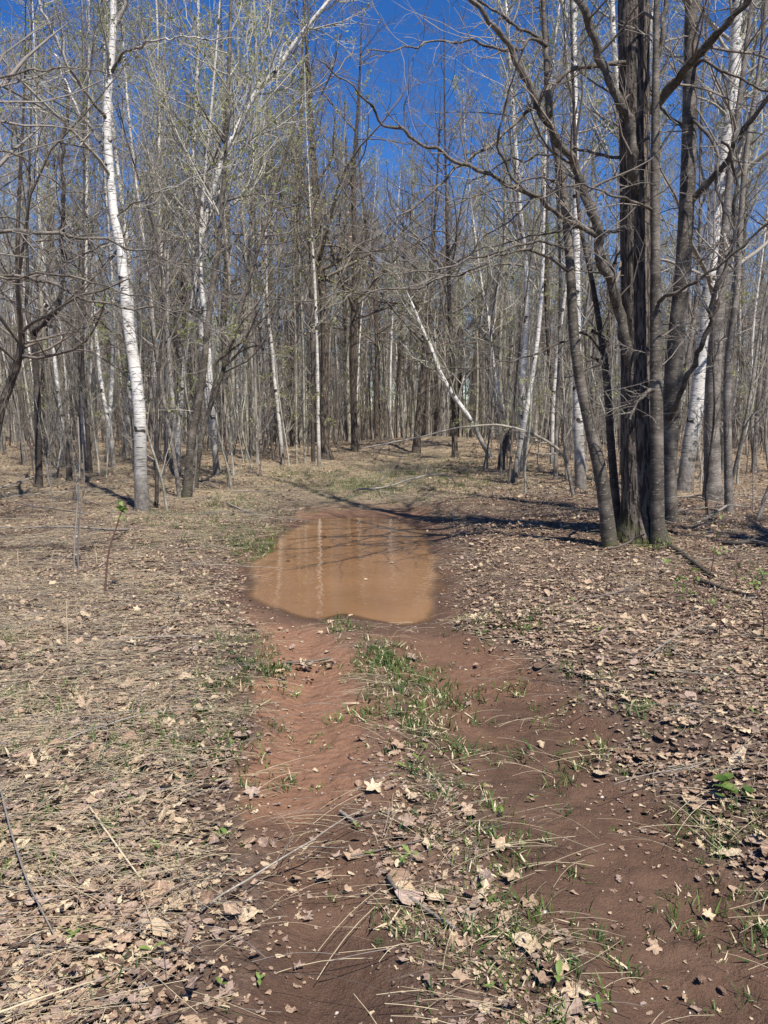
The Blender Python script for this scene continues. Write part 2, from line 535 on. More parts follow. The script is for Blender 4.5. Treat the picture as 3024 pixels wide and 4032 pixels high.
def spawn(P, R, n, t0, t1, ang, lens, npts, wig=.12, up=.05, rr=.6, rmin=.002, rtip=.0012, flat=0.0, away=None):
    """side branches of a batch of branches; n children for each; lens(t, parent length) -> length"""
    B, N = R.shape
    cnt = np.full(B, n) if np.isscalar(n) else np.asarray(n)
    idx = np.repeat(np.arange(B), cnt)
    if len(idx) == 0:
        return np.zeros((0, npts, 3)), np.zeros((0, npts))
    k = len(idx)
    t = rng.uniform(t0, t1, k)
    f = t * (N - 1)
    i = np.minimum(f.astype(int), N - 2)
    w = (f - i)[:, None]
    p = P[idx, i] * (1 - w) + P[idx, i + 1] * w
    r = R[idx, i] * (1 - w[:, 0]) + R[idx, i + 1] * w[:, 0]
    tan = norm(P[idx, i + 1] - P[idx, i])
    rv = rng.normal(size=(k, 3))
    rv[:, 2] *= (1 - flat)
    perp = norm(np.cross(tan, np.cross(rv, tan)))
    a = np.radians(rng.normal(ang, ang * .22, k))[:, None]
    d = norm(np.cos(a) * tan + np.sin(a) * perp)
    pl = np.linalg.norm(np.diff(P, axis=1), axis=-1).sum(1)[idx]
    L = lens(t, pl) * rng.uniform(.55, 1.3, k)
    out = np.empty((k, npts, 3))
    out[:, 0] = p
    st = (L / (npts - 1))[:, None]
    for q in range(1, npts):
        d = norm(d + wig * rng.normal(size=(k, 3)) + up * np.array([0, 0, 1.]))
        out[:, q] = out[:, q - 1] + d * st
    r0 = np.clip(r * rr * rng.uniform(.7, 1.1, k), rmin, None)
    r0 = np.minimum(np.minimum(r0, r * .95), .0125 * L + rmin)
    s = np.linspace(0, 1, npts)[None, :]
    rad = r0[:, None] * (1 - s) ** .8 + rtip * s
    return out, np.maximum(rad, rtip)

def bud_quads(P, per, size, mi, spread=.05):
    """little leaf blades near branch ends"""
    B, N, _ = P.shape
    k = B * per
    idx = np.repeat(np.arange(B), per)
    t = rng.uniform(.45, 1., k) * (N - 1)
    i = np.minimum(t.astype(int), N - 2)
    w = (t - i)[:, None]
    c = P[idx, i] * (1 - w) + P[idx, i + 1] * w + rng.normal(size=(k, 3)) * spread * .3
    a = norm(rng.normal(size=(k, 3)) + np.array([0, 0, .5]))
    b = norm(np.cross(a, rng.normal(size=(k, 3))))
    s = rng.uniform(.6, 1.3, (k, 1)) * size
    V = np.stack([c, c + a * s * .5 + b * s * .3, c + a * s, c + a * s * .5 - b * s * .3], 1)
    return (V, np.arange(k * 4).reshape(k, 4), None, mi)

SPECIES = {
    # bark, twig, n1, start, angle, length of the longest branch (m), up, n2, n3, buds per twig, bud size
    'birch':  dict(bark='birch', twig='twig_pale', n1=32, start=.32, ang=48, l1=2.6, up=.10, n2=10, n3=5, buds=1, bs=.055, n4=0),
    'aspen':  dict(bark='aspen', twig='twig_pale', n1=36, start=.33, ang=52, l1=2.3, up=.13, n2=10, n3=5, buds=1, bs=.06, n4=0),
    'maple':  dict(bark='maple', twig='twig', n1=30, start=.24, ang=56, l1=3.4, up=.08, n2=9, n3=5, buds=0, bs=.02, n4=0),
    'smooth': dict(bark='smooth', twig='twig', n1=16, start=.40, ang=58, l1=3.0, up=.06, n2=8, n3=4, buds=0, bs=.02, n4=0),
    'oak':    dict(bark='oak', twig='twig_brown', n1=34, start=.30, ang=64, l1=4.0, up=.05, n2=10, n3=6, buds=0, bs=.02, n4=0),
    'rough':  dict(bark='rough', twig='twig_brown', n1=16, start=.46, ang=60, l1=4.0, up=.06, n2=8, n3=5, buds=0, bs=.02, n4=0),
    'dark':   dict(bark='dark', twig='twig_brown', n1=22, start=.30, ang=56, l1=2.6, up=.07, n2=8, n3=4, buds=0, bs=.02, n4=0),
    'pole': dict(bark='maple', twig='twig', n1=18, start=.42, ang=44, l1=1.3, up=.13, n2=7, n3=4, buds=0, bs=.02, n4=0),
    'grey_birch': dict(bark='birch2', twig='twig', n1=24, start=.35, ang=50, l1=2.4, up=.10, n2=10, n3=5, buds=1, bs=.045, n4=0),
}

def unique_labels(items):
    """items: (object, look, place, group word). Things that look and stand alike are told apart by their order from the left."""
    by = {}
    for o, look, place, grp in items:
        by.setdefault((look, place), []).append((o, grp))
    for (look, place), lst in by.items():
        lst.sort(key=lambda q: q[0].location[0] / max(q[0].location[1], .1))
        n = len(lst)
        for k, (o, grp) in enumerate(lst):
            if 1 < n <= 20:
                order = 'leftmost' if k == 0 else ('rightmost' if k == n - 1 else ['', 'second', 'third', 'fourth', 'fifth', 'sixth', 'seventh', 'eighth', 'ninth', 'tenth', 'eleventh', 'twelfth', 'thirteenth', 'fourteenth', 'fifteenth', 'sixteenth', 'seventeenth', 'eighteenth', 'nineteenth'][k] + ' from left')
                o['label'] = f'{look} {place}, {order}'
            else:
                o['label'] = f'{look} {place}'
            o['group'] = grp

LANDMARKS = [(22, 'the arching edge trunk'), (80, 'the crooked black tree'), (186, 'the black slim trunk'), (300, 'the large birch'), (415, 'the stem cluster'), (600, 'the bowed pale birch'),
             (640, 'the straight dark oak'), (700, 'the russet leaved oak'), (765, 'the narrow dark oak'), (905, 'the leaning dark trunk'), (985, 'the leaning pale tree'), (1095, 'the split stub'), (1130, 'the crooked birch'),
             (1250, 'the straight white birch'), (1385, 'the thick furrowed trunk'), (1540, 'the stout pale trunk'), (1640, 'the right edge')]

def beside(x, y):
    u = 1512 / SC + x / (y * math.cos(PITCH)) * FPX / SC
    k = min(LANDMARKS, key=lambda q: abs(q[0] - u))
    side = 'left of ' if u < k[0] else 'right of '
    return ('' if y < 18 else 'well back, ' if y < 32 else 'far back, ') + side + k[1]

def branch_sets(P, R, sp, H, limbs=(), scale=1., thick=1., lenk=1., dens=1.):
    """(L1, L2, L3) batches for a trunk P (N,3), R (N,)"""
    s = SPECIES[sp]
    l1len = s['l1'] * scale * lenk
    # widest a third of the way up the crown, shorter to the top
    prof = lambda t, pl: l1len * np.clip(1.15 - ((t - s['start']) / (1 - s['start'])) * .85, .12, 1.1)
    a = spawn(P[None], R[None], int(s['n1'] * dens), s['start'], .985, s['ang'], prof, 9, .15, s['up'], .5, .005 * thick, .002 * thick)
    sets1 = [a]
    e = spawn(P[None], R[None], int(5 * dens), s['start'] * .3, s['start'], 75, lambda t, pl: .8 * scale + 0 * t, 6, .12, .02, .10, .003, .0018)   # dead low twigs
    sets1.append(e)
    L2, L3 = [], []
    for (p, r) in sets1:
        L2.append(spawn(p, r, s['n2'], .18, .98, 46, lambda t, pl: pl * .46 * (1.15 - t * .75), 6, .17, s['up'] * .8, .6, .0026 * thick, .0014 * thick))
    for (p, r) in limbs:
        ln = np.linalg.norm(np.diff(p, axis=0), axis=1).sum()
        q = spawn(p[None], r[None], int(6.5 * ln) + 4, .10, .98, 52, lambda t, pl: .2 + 1.0 * rng.uniform(0, 1, len(t)) ** 1.5 * (1.15 - t * .6), 7, .17, s['up'], .5, .0028, .0014, .3)
        L2.append(q)
    for (p, r) in L2:
        L3.append(spawn(p, r, s['n3'], .15, .98, 44, lambda t, pl: pl * .45 * (1.1 - t * .6), 4, .18, s['up'] * .6, .65, .0018 * thick, .0010 * thick))
    return sets1, L2, L3

def crown_parts(sets1, L2, L3, mi=0):
    out = [tubes(p, r, 5, mi) for p, r in sets1 if len(p)]
    out += [tubes(p, r, 3, mi) for p, r in L2 if len(p)]
    out += [tubes(p, r, 3, mi) for p, r in L3 if len(p)]
    return out

N_TREE = 0
def build_tree(name, label, cat, sp, P, R, limbs=(), group=None, scale=1., thick=1., sides=12, lenk=1., dens=1., furrow=0., buds=None, loc=None, dead=0, bark=None):
    """thing: trunk, each hand-set limb, crown of branches and twigs, young leaves"""
    s = SPECIES[sp]
    base = P[1].copy() if loc is None else np.asarray(loc, float)
    root = tag(link(name, None, None, base), label, cat, group)
    P0, R0 = P - base, R
    rough = None
    if furrow:
        aa = np.arange(sides) / sides * 2 * math.pi
        zz = np.linspace(0, np.linalg.norm(np.diff(P, axis=0), axis=1).sum(), len(P))
        g = vnoise(np.repeat(aa[None] * 9, len(P), 0) + .5 * vnoise(zz[:, None] * 3 + 0 * aa[None], aa[None] * 3 + 0 * zz[:, None]), np.repeat(zz[:, None] * 1.3, sides, 1))
        rough = (1 + furrow * g)[None]
    tm = quadmesh('trunk', [tubes(P0[None], R0[None], sides, 0, rough)], [M[bark or s['bark']]])
    link('trunk', tm, root)
    for (p, r) in limbs:
        link('limb', quadmesh('limb', [tubes((p - base)[None], r[None], 8)], [M['smooth' if sp == 'rough' else (bark or s['bark'])]]), root)
    s1, l2, l3 = branch_sets(P0, R0, sp, 0, [(p - base, r) for p, r in limbs], scale, thick, lenk, dens)
    c = tag(link('crown', quadmesh('crown', crown_parts(s1, l2, l3), [M[s['twig']]]), root), kind='stuff')
    nb = s['buds'] if buds is None else buds
    if nb:
        tag(link('young_leaves', quadmesh('young_leaves', [bud_quads(p, nb, s['bs'], 0) for p, r in l3 if len(p)], [M['bud']], False), root), kind='stuff')
    if dead:
        pp = np.concatenate([p for p, r in l3])
        pp = pp[rng.choice(len(pp), dead, False)]
        tag(link('dead_leaves', quadmesh('dead_leaves', [bud_quads(pp, 1, .085, 0)], [M['leaf_dead']], False), root), kind='stuff')
    return root

def copy_tree(o, loc, rz, sc):
    r = o.copy()
    COL.objects.link(r)
    r.location, r.rotation_euler, r.scale = loc, (0, 0, rz), (sc if hasattr(sc, '__len__') else (sc, sc, sc))
    for ch in o.children:
        c = ch.copy()
        COL.objects.link(c)
        c.parent = r
    return r

# ------------------------------------------------------------------ ground, track, puddle
def build_ground():
    out, strip, far, gone = track_fields(MX, MY)
    sd = poly_sd(MX, MY, POOL)
    tr = sstep(-.02, .10, -out)
    st = sstep(-.05, .1, strip)
    trk = tr * (1 - st * .55) * (1 - far) * (1 - gone)
    trk = np.maximum(trk, 1 - sstep(.05, .3, sd))
    mid = (np.interp(MY, *SL) + np.interp(MY, *SR)) / 2
    leftrut = (MX < mid) * (MY < 6.2)
    n = fbm(MX * 2.6, MY * 2.6, 4)
    sand = leftrut * sstep(2.2, 3.0, MY + n * .8) * (1 - sstep(.0, .4, .55 - sd)) * .95
    sand = np.maximum(sand, (MX > mid) * sstep(3.4, 4.2, MY + n * .5) * (1 - sstep(4.8, 5.6, MY)) * .55)
    sand = np.maximum(sand, .35 * sstep(10.5, 11.5, MY))
    # damp: the near left-hand rut, patches of the right-hand one, and the shore of the puddle
    wet = np.maximum(1 - sstep(.0, .30, sd + n * .08), .85 * sstep(-.05, .35, n + .35 * (MY < 2.5)) * leftrut * (1 - sstep(2.4, 3.2, MY + n * .5)))
    wet = np.maximum(wet, (MX > mid) * (MY < 6) * (.42 + .45 * sstep(-.3, .5, fbm(MX * 1.5 + 40, MY * 1.5, 4))) * (1 - sand))
    rip = leftrut * sstep(2.9, 3.3, MY) * (1 - sstep(4.9, 5.4, MY))
    att = {'leafy': np.maximum(sstep(9, 34, MY), far * sstep(.1, -.3, out)) if False else np.maximum(sstep(9, 34, MY), far), 'track': trk, 'wet': np.clip(wet, 0, 1), 'sand': np.clip(sand, 0, 1), 'ripple': rip}
    NX, NY = len(GX), len(GY)
    co = np.stack([MX, MY, HZ], -1).reshape(-1, 3)
    idx = np.arange(NX * NY).reshape(NY, NX)
    q = np.stack([idx[:-1, :-1], idx[:-1, 1:], idx[1:, 1:], idx[1:, :-1]], -1).reshape(-1, 4)
    fm = (trk > .5)[:-1, :-1].reshape(-1)
    for name, sel in (('ground', ~fm), ('dirt_track', fm)):
        qq = q[sel]
        used, inv = np.unique(qq.ravel(), return_inverse=True)
        me = quadmesh(name, [(co[used], inv.reshape(-1, 4), None, 0)], [M['ground']])
        for k, v in att.items():
            a = me.attributes.new(k, 'FLOAT', 'POINT')
            a.data.foreach_set('value', v.ravel()[used].astype(np.float32))
        tag(link(name, me), kind='structure')
    # water sheet: reaches a little under the shore, which cuts it
    ax = np.arange(POOL[:, 0].min() - .3, POOL[:, 0].max() + .3, .04)
    ay = np.arange(POOL[:, 1].min() - .4, POOL[:, 1].max() + .4, .06)
    PX, PY = np.meshgrid(ax, ay)
    idx = np.arange(PX.size).reshape(PX.shape)
    q = np.stack([idx[:-1, :-1], idx[:-1, 1:], idx[1:, 1:], idx[1:, :-1]], -1).reshape(-1, 4)
    dep = WATER - hz(PX, PY)
    keep = (dep.ravel()[q] > -.012).any(1) & (poly_sd(PX, PY, POOL).ravel()[q] < .35).any(1)
    used, inv = np.unique(q[keep].ravel(), return_inverse=True)
    co = np.stack([PX, PY, np.full(PX.shape, WATER)], -1).reshape(-1, 3)[used]
    me = quadmesh('puddle', [(co, inv.reshape(-1, 4), None, 0)], [M['water']])
    a = me.attributes.new('depth', 'FLOAT', 'POINT')
    a.data.foreach_set('value', dep.ravel()[used].astype(np.float32))
    tag(link('puddle', me), kind='structure')
build_ground()

# ------------------------------------------------------------------ trees read off the photograph
def hero(name, label, cat, sp, pts, Y=None, H=14., limbs=(), zlean=0., **kw):
    """pts: (x, y, width) in photograph pixels from the foot up; limbs: (points (x, y, depth offset), width0, width1)"""
    if Y is None:
        g = gp(pts[0][0], pts[0][1])
        for _ in range(3):
            g = gp(pts[0][0], pts[0][1], float(hz(g[0], g[1])))
        Y = g[1]
    W = [px(x, y, Y + zlean * k) for k, (x, y, w) in enumerate(pts)]
    R = [pxw(w, p) / 2 for (x, y, w), p in zip(pts, W)]
    zb = float(hz(W[0][0], W[0][1]))
    W[0] = np.array([W[0][0], W[0][1], zb])
    W.insert(0, W[0] + (W[0] - W[1]) / max(np.linalg.norm(W[0] - W[1]), .1) * .25)
    R.insert(0, R[0] * 1.1)
    top = W[-1]
    if top[2] < H:
        d = norm(W[-1] - W[-2])
        rest = H - top[2]
        for f in (.35, .7, 1.):
            d2 = norm(d * (1 - f * .4) + np.array([0, 0, .35 * f]))
            W.append(top + d2 * rest * f / max(d2[2], .5))
            R.append(R[-1] * .62 if f < 1 else .008)
    n = int(np.clip(np.linalg.norm(np.diff(np.array(W), axis=0), axis=1).sum() / .28, 12, 60))
    P, RR = resample(W, n * (3 if kw.get('furrow') else 1), R)
    h = P[:, 2] - zb
    RR = RR * (1 + (.35 if RR[2] > .12 else .12) * np.exp(-np.maximum(h, 0) / .16))
    L = []
    for (lp, w0, w1) in limbs:
        q = np.array([px(x, y, Y + dy) for x, y, dy in lp])
        r = np.linspace(pxw(w0, q[0]) / 2, pxw(w1, q[-1]) / 2, len(q))
        L.append(kink(*resample(q, max(12, len(q) * 5), r)))
    return build_tree(name, label, cat, sp, P, RR, L, **kw)

# -- the clump of stems on the right
hero('maple_tree', 'thickest furrowed dark trunk in the clump of stems on the right, moss at its foot', 'tree', 'rough',
     [(1385, 1163, 92), (1383, 1080, 79), (1378, 950, 72), (1374, 800, 64), (1373, 620, 62), (1372, 430, 63), (1370, 200, 64), (1369, 0, 66)], H=16, furrow=.025, sides=64,
     limbs=[([(1366, 815, -.05), (1343, 693, -.15), (1318, 619, -.2), (1301, 576, -.25), (1290, 515, -.3), (1269, 444, -.35), (1247, 373, -.4), (1212, 320, -.5), (1176, 256, -.6), (1148, 199, -.7), (1119, 142, -.8), (1095, 89, -.9), (1050, 40, -1.), (1014, -5, -1.1), (940, -70, -1.3)], 24, 9),
            ([(1290, 515, -.3), (1280, 504, -.35), (1212, 469, -.5), (1159, 426, -.7), (1094, 396, -.8), (1003, 356, -1.), (912, 311, -1.2), (858, 284, -1.3), (803, 233, -1.4), (781, 207, -1.5), (730, 164, -1.6), (694, 135, -1.7)], 12, 2.2),
            ([(1159, 426, -.7), (1123, 401, -.9), (1084, 334, -1.0), (1080, 270, -1.1), (1100, 190, -1.2), (1128, 120, -1.3)], 8, 2.2),
            ([(1376, 420, -.1), (1366, 350, -.25), (1354, 266, -.3), (1325, 195, -.35), (1297, 124, -.4), (1276, 64, -.5), (1258, 18, -.55), (1235, -60, -.6)], 23, 15),
            ([(1400, 240, .1), (1430, 213, .0), (1470, 165, -.2), (1508, 117, -.4), (1562, 60, -.6), (1612, 0, -.8), (1690, -90, -1.)], 23, 11),
            ([(1350, 340, .1), (1310, 338, .2), (1250, 320, .4), (1190, 335, .5), (1100, 350, .6), (1010, 395, .8)], 8, 2.5),
            ([(1352, 495, .1), (1310, 500, .3), (1250, 490, .5), (1180, 505, .7), (1120, 520, .9), (1000, 545, 1.2)], 8, 2.),
            ([(1350, 135, -.1), (1300, 140, -.2), (1210, 165, -.4), (1130, 250, -.6), (1070, 300, -.7), (980, 370, -.9), (900, 440, -1.1), (830, 490, -1.3), (740, 560, -1.5)], 11, 2.)])
hero('maple_tree', 'slender smooth grey stem standing just in front of the thickest furrowed trunk', 'tree', 'smooth',
     [(1421, 1180, 30), (1420, 1050, 28), (1418, 850, 27), (1416, 700, 24), (1416, 560, 21), (1415, 400, 19), (1416, 200, 16), (1417, 120, 14), (1418, 0, 12)], H=13, sides=14,
     limbs=[([(1417, 125, 0), (1428, 100, .05), (1433, 60, .05), (1440, 0, .1), (1450, -80, .1)], 12, 9),
            ([(1414, 840, 0), (1395, 850, -.2), (1375, 875, -.3), (1360, 905, -.35)], 9, 5),
            ([(1420, 655, 0), (1440, 640, -.2), (1490, 615, -.4), (1550, 575, -.6), (1640, 500, -.8), (1700, 460, -1)], 10, 3),
            ([(1410, 455, 0), (1380, 440, -.2), (1330, 425, -.4), (1260, 400, -.6), (1180, 420, -.8), (1090, 470, -1)], 7, 2)])
hero('maple_tree', 'leftmost grey stem of the clump on the right, bowing away from the thick trunk', 'tree', 'smooth',
     [(1318, 1166, 32), (1308, 1095, 30), (1297, 1020, 29), (1269, 896, 25), (1247, 789, 22), (1237, 683, 22), (1232, 576, 19), (1222, 462, 18), (1208, 355, 17), (1192, 284, 14), (1183, 213, 13), (1180, 124, 11), (1173, 0, 10)], H=13, sides=14,
     limbs=[([(1181, 100, 0), (1150, 85, -.2), (1100, 100, -.5), (1020, 85, -.8), (930, 92, -1.1), (850, 105, -1.4), (780, 108, -1.6)], 8, 2),
            ([(1178, 95, 0), (1150, 72, -.1), (1112, 55, -.2), (1072, 25, -.3), (1030, 0, -.4)], 8, 5),
            ([(1216, 400, 0), (1180, 385, -.3), (1120, 395, -.6), (1040, 420, -.9), (960, 440, -1.2)], 6, 2),
            ([(1230, 545, 0), (1190, 525, -.3), (1120, 530, -.6), (1040, 560, -.9), (930, 585, -1.2), (800, 600, -1.5)], 7, 2),
            ([(1232, 590, 0), (1180, 555, -.2), (1100, 545, -.5), (1000, 590, -.9), (860, 625, -1.3), (700, 640, -1.7), (560, 660, -2.)], 7, 1.8)])
hero('maple_tree', 'dark slim stem with sawn stubs between the bowed grey stem and the thick trunk', 'tree', 'smooth',
     [(1340, 1150, 20), (1331, 1091, 19), (1318, 931, 16), (1311, 824, 16), (1297, 718, 13), (1283, 629, 11), (1269, 560, 9), (1254, 490, 9), (1246, 400, 8), (1242, 300, 7)], H=8, sides=10, bark='dark', dens=.5,
     limbs=[([(1312, 790, 0), (1296, 780, -.15), (1277, 771, -.3)], 9, 7), ([(1299, 728, 0), (1290, 718, -.1), (1280, 714, -.15)], 8, 7),
            ([(1306, 770, 0), (1260, 720, -.2), (1180, 755, -.5), (1120, 775, -.8), (1050, 790, -1.1), (960, 800, -1.4)], 6, 1.8)])
hero('maple_tree', 'tall straight smooth grey stem behind and right of the thick trunk', 'tree', 'smooth',
     [(1441, 1128, 44), (1441, 1002, 40), (1451, 860, 38), (1458, 753, 36), (1473, 611, 34), (1478, 533, 32), (1487, 355, 31), (1491, 178, 30), (1494, 0, 27)], H=15, sides=16,
     limbs=[([(1446, 905, -.15), (1462, 870, -.35), (1484, 818, -.5), (1516, 747, -.7), (1545, 647, -.9), (1570, 576, -1.), (1590, 490, -1.1), (1580, 380, -1.2), (1560, 300, -1.3)], 13, 6),
            ([(1487, 440, 0), (1510, 415, -.1), (1555, 363, -.3), (1600, 300, -.5), (1655, 221, -.7), (1720, 130, -.9)], 16, 9),
            ([(1490, 300, 0), (1470, 270, .1), (1430, 235, .3), (1400, 190, .5)], 9, 5),
            ([(1493, 150, 0), (1520, 130, -.2), (1560, 150, -.4), (1640, 190, -.6), (1710, 215, -.8)], 9, 3),
            ([(1489, 250, 0), (1510, 270, -.2), (1545, 325, -.4), (1550, 400, -.6), (1575, 480, -.9), (1612, 560, -1.2)], 9, 3)])
# -- birches and greys right of the clump
hero('birch_tree', 'white birch with peeling bark leaning right behind the clump on the right', 'tree', 'birch',
     [(1478, 1062, 30), (1490, 960, 32), (1502, 896, 32), (1520, 753, 31), (1531, 647, 30), (1540, 560, 29), (1550, 428, 29), (1571, 302, 28), (1585, 178, 26), (1592, 36, 24)], H=15, sides=14,
     limbs=[([(1556, 390, 0), (1600, 330, -.3), (1660, 280, -.6)], 9, 3), ([(1577, 240, 0), (1620, 200, .3), (1680, 160, .6)], 8, 3)])
hero('aspen_tree', 'stout pale grey trunk right of the leaning peeling birch', 'tree', 'maple',
     [(1540, 1084, 36), (1538, 960, 34), (1540, 830, 33), (1549, 700, 29), (1560, 576, 22), (1575, 400, 15), (1600, 200, 12), (1625, 0, 9)], H=13, sides=14, bark='maple')
hero('aspen_tree', 'small grey tree at the right edge of the picture beyond the stout pale trunk', 'tree', 'maple',
     [(1575, 1110, 18), (1572, 960, 17), (1572, 800, 16), (1590, 640, 14), (1600, 480, 12), (1612, 330, 11), (1640, 150, 9), (1655, 0, 8)], H=13, sides=10)
hero('birch_tree', 'straight white birch left of the clump on the right, dark rough foot', 'tree', 'birch',
     [(1255, 1058, 25), (1250, 940, 22), (1247, 824, 20), (1245, 576, 16), (1243, 300, 13), (1241, 142, 11), (1240, 0, 10)], H=16, sides=12)
hero('birch_tree', 'white birch mostly hidden behind the thick furrowed trunk', 'tree', 'birch',
     [(1405, 1052, 22), (1400, 900, 20), (1385, 700, 18), (1350, 400, 15), (1338, 230, 13), (1326, 100, 12), (1322, 0, 11)], Y=14.5, H=16, sides=10)
hero('birch_tree', 'crooked white birch right of the leaning tree over the track bend', 'tree', 'birch',
     [(1130, 1018, 17), (1128, 930, 16), (1128, 824, 15), (1135, 720, 13), (1138, 600, 12), (1125, 470, 10), (1110, 270, 9), (1100, 120, 8)], H=14.5, sides=10)
hero('birch_tree', 'slender white birch curving up left beside the crooked birch', 'tree', 'birch',
     [(1100, 972, 10), (1090, 920, 10), (1083, 885, 9), (1065, 776, 8), (1054, 685, 7), (1040, 612, 6), (1025, 500, 5)], H=11, sides=8)
hero('birch_tree', 'pale tree leaning steeply left over the far bend of the track', 'tree', 'birch',
     [(1061, 990, 12), (1036, 945, 11), (1014, 903, 10), (978, 852, 10), (949, 801, 9), (927, 740, 8), (912, 711, 8), (890, 656, 5), (869, 612, 3), (845, 570, 2)], H=3, sides=8, dens=.6,
     limbs=[([(912, 711, 0), (914, 667, 0), (922, 612, 0), (925, 560, 0)], 5, 2), ([(952, 806, 0), (912, 785, .2), (876, 750, .4), (840, 718, .6)], 5, 2)])
hero('dark_tree', 'split dark stub of a tree beside the slender curving birch', 'snag', 'dark',
     [(1082, 1015, 16), (1084, 990, 15), (1090, 960, 13), (1096, 940, 9), (1100, 930, 3)], H=.5, sides=8, dens=.15, lenk=.3)
# -- trees round the far end of the track
hero('oak_tree', 'dark straight oak at the left side of the far track, beside a reddish double trunk', 'tree', 'oak',
     [(636, 965, 20), (634, 850, 19), (636, 700, 18), (641, 560, 16), (645, 400, 13), (650, 250, 9)], H=15.5, sides=12)
hero('oak_tree', 'reddish dark oak with russet hanging leaves left of the far track', 'tree', 'oak',
     [(706, 992, 24), (700, 930, 18), (702, 800, 17), (700, 680, 17), (690, 545, 17), (678, 364, 14), (669, 218, 9)], H=15.5, sides=12, dead=60)
hero('oak_tree', 'dark narrow oak standing near the middle of the picture beyond the puddle', 'tree', 'oak',
     [(766, 972, 16), (764, 850, 14), (764, 700, 14), (767, 545, 12), (763, 400, 10), (772, 255, 7)], H=14, sides=10, dead=25)
hero('oak_tree', 'dark trunk leaning slightly right beyond the mound at the bend', 'tree', 'oak',
     [(899, 958, 17), (905, 900, 16), (912, 830, 15), (920, 740, 12), (928, 640, 10)], H=11, sides=10)
hero('oak_tree', 'thin dark trunk close right of the slightly leaning trunk at the bend', 'tree', 'dark',
     [(921, 956, 8), (922, 880, 8), (925, 760, 7), (930, 600, 6)], H=11, sides=8)
hero('oak_tree', 'dark trunk behind the steeply leaning pale tree', 'tree', 'oak',
     [(983, 971, 14), (981, 900, 12), (978, 800, 11), (972, 680, 10), (968, 560, 8)], H=12, sides=10)
hero('birch_tree', 'pale slim birch by the left verge where the track leaves the puddle', 'tree', 'grey_birch',
     [(690, 1008, 8), (687, 900, 8), (685, 760, 7), (680, 620, 7), (674, 520, 5)], H=9.5, sides=8)
hero('birch_tree', 'pale birch bowing left at the near foot of the left bank', 'tree', 'grey_birch',
     [(611, 1001, 9), (604, 920, 8), (594, 830, 8), (586, 740, 7), (577, 660, 6), (575, 560, 5)], H=11, sides=8)
hero('dark_tree', 'dark slim trunk just left of the slim birch by the verge', 'tree', 'dark',
     [(677, 1000, 9), (675, 920, 8), (675, 800, 7), (672, 680, 6)], H=10, sides=8)
hero('aspen_tree', 'thin pale pole tree left of the pair of oaks on the bank', 'tree', 'aspen',
     [(641, 1003, 5), (640, 900, 5), (640, 780, 4), (636, 650, 4)], H=9, sides=7, dens=.6)
hero('aspen_tree', 'thin pale pole tree right of the dark straight oak on the bank', 'tree', 'aspen',
     [(659, 1003, 5), (657, 900, 5), (655, 760, 4), (650, 640, 4)], H=9, sides=7, dens=.6)
# -- left side
hero('birch_tree', 'large white birch standing nearest on the left, rough dark foot', 'tree', 'birch',
     [(308, 1103, 32), (304, 1010, 27), (302, 903, 26), (297, 840, 26), (291, 794, 25), (280, 721, 24), (269, 631, 22), (264, 576, 21), (260, 530, 20), (247, 473, 19), (240, 400, 18), (234, 327, 18), (231, 255, 17), (235, 182, 16), (242, 109, 15), (245, 36, 14), (244, 0, 14)], H=14, sides=18, dens=.6,
     limbs=[([(231, 262, 0), (222, 245, -.1), (204, 225, -.2), (164, 164, -.4), (124, 91, -.6), (80, 0, -.8), (50, -70, -1)], 9, 5),
            ([(231, 322, 0), (214, 305, .1), (189, 269, .3), (164, 225, .5), (146, 182, .7), (120, 120, .9)], 8, 2.5),
            ([(239, 160, 0), (252, 135, -.1), (269, 113, -.2), (309, 96, -.5), (345, 84, -.7), (400, 80, -.9), (480, 86, -1.1)], 8, 2.2),
            ([(248, 470, 0), (290, 440, -.2), (330, 420, -.4), (390, 395, -.6), (450, 370, -.8), (520, 352, -1)], 4, 1.5),
            ([(246, 60, 0), (256, 40, .1), (268, 15, .2), (278, -30, .3)], 12, 9)])
hero('aspen_tree', 'smooth olive grey main stem of the stem cluster right of the large birch', 'tree', 'aspen',
     [(404, 1076, 22), (408, 1010, 18), (415, 940, 17), (436, 831, 15), (447, 721, 14), (458, 631, 13), (466, 576, 12), (473, 530, 11), (480, 436, 10), (487, 327, 9), (493, 182, 8), (498, 36, 7), (499, 0, 7)], H=12.5, sides=12,
     limbs=[([(485, 310, 0), (470, 285, -.1), (440, 240, -.3), (420, 200, -.5)], 4, 2), ([(478, 440, 0), (520, 425, -.3), (600, 418, -.6)], 4, 1.5)], bark='smooth')
hero('dark_tree', 'dark stem leaning right out of the stem cluster right of the large birch', 'tree', 'dark',
     [(422, 1058, 11), (432, 970, 11), (447, 903, 10), (484, 794, 9), (509, 703, 9), (538, 605, 8), (575, 480, 7), (603, 382, 6), (640, 260, 4)], H=7, sides=8, bark='smooth',
     limbs=[([(450, 890, 0), (470, 790, -.1), (500, 760, -.2), (545, 715, -.4), (600, 660, -.6)], 6, 2), ([(487, 790, 0), (530, 755, -.2), (600, 735, -.4)], 5, 1.6)])
hero('dark_tree', 'thin grey stem bowing left in the stem cluster right of the large birch', 'tree', 'maple',
     [(388, 1074, 10), (378, 1000, 9), (364, 921, 8), (350, 840, 8), (338, 758, 7), (327, 685, 6), (322, 600, 5), (330, 480, 4)], H=8, sides=8)
hero('aspen_tree', 'grey stem with pale rings behind the thin bowed stem of the cluster', 'tree', 'grey_birch',
     [(386, 1030, 11), (384, 960, 11), (393, 867, 10), (401, 758, 10), (418, 640, 9), (430, 540, 8), (440, 400, 7), (455, 250, 6)], H=12, sides=8)
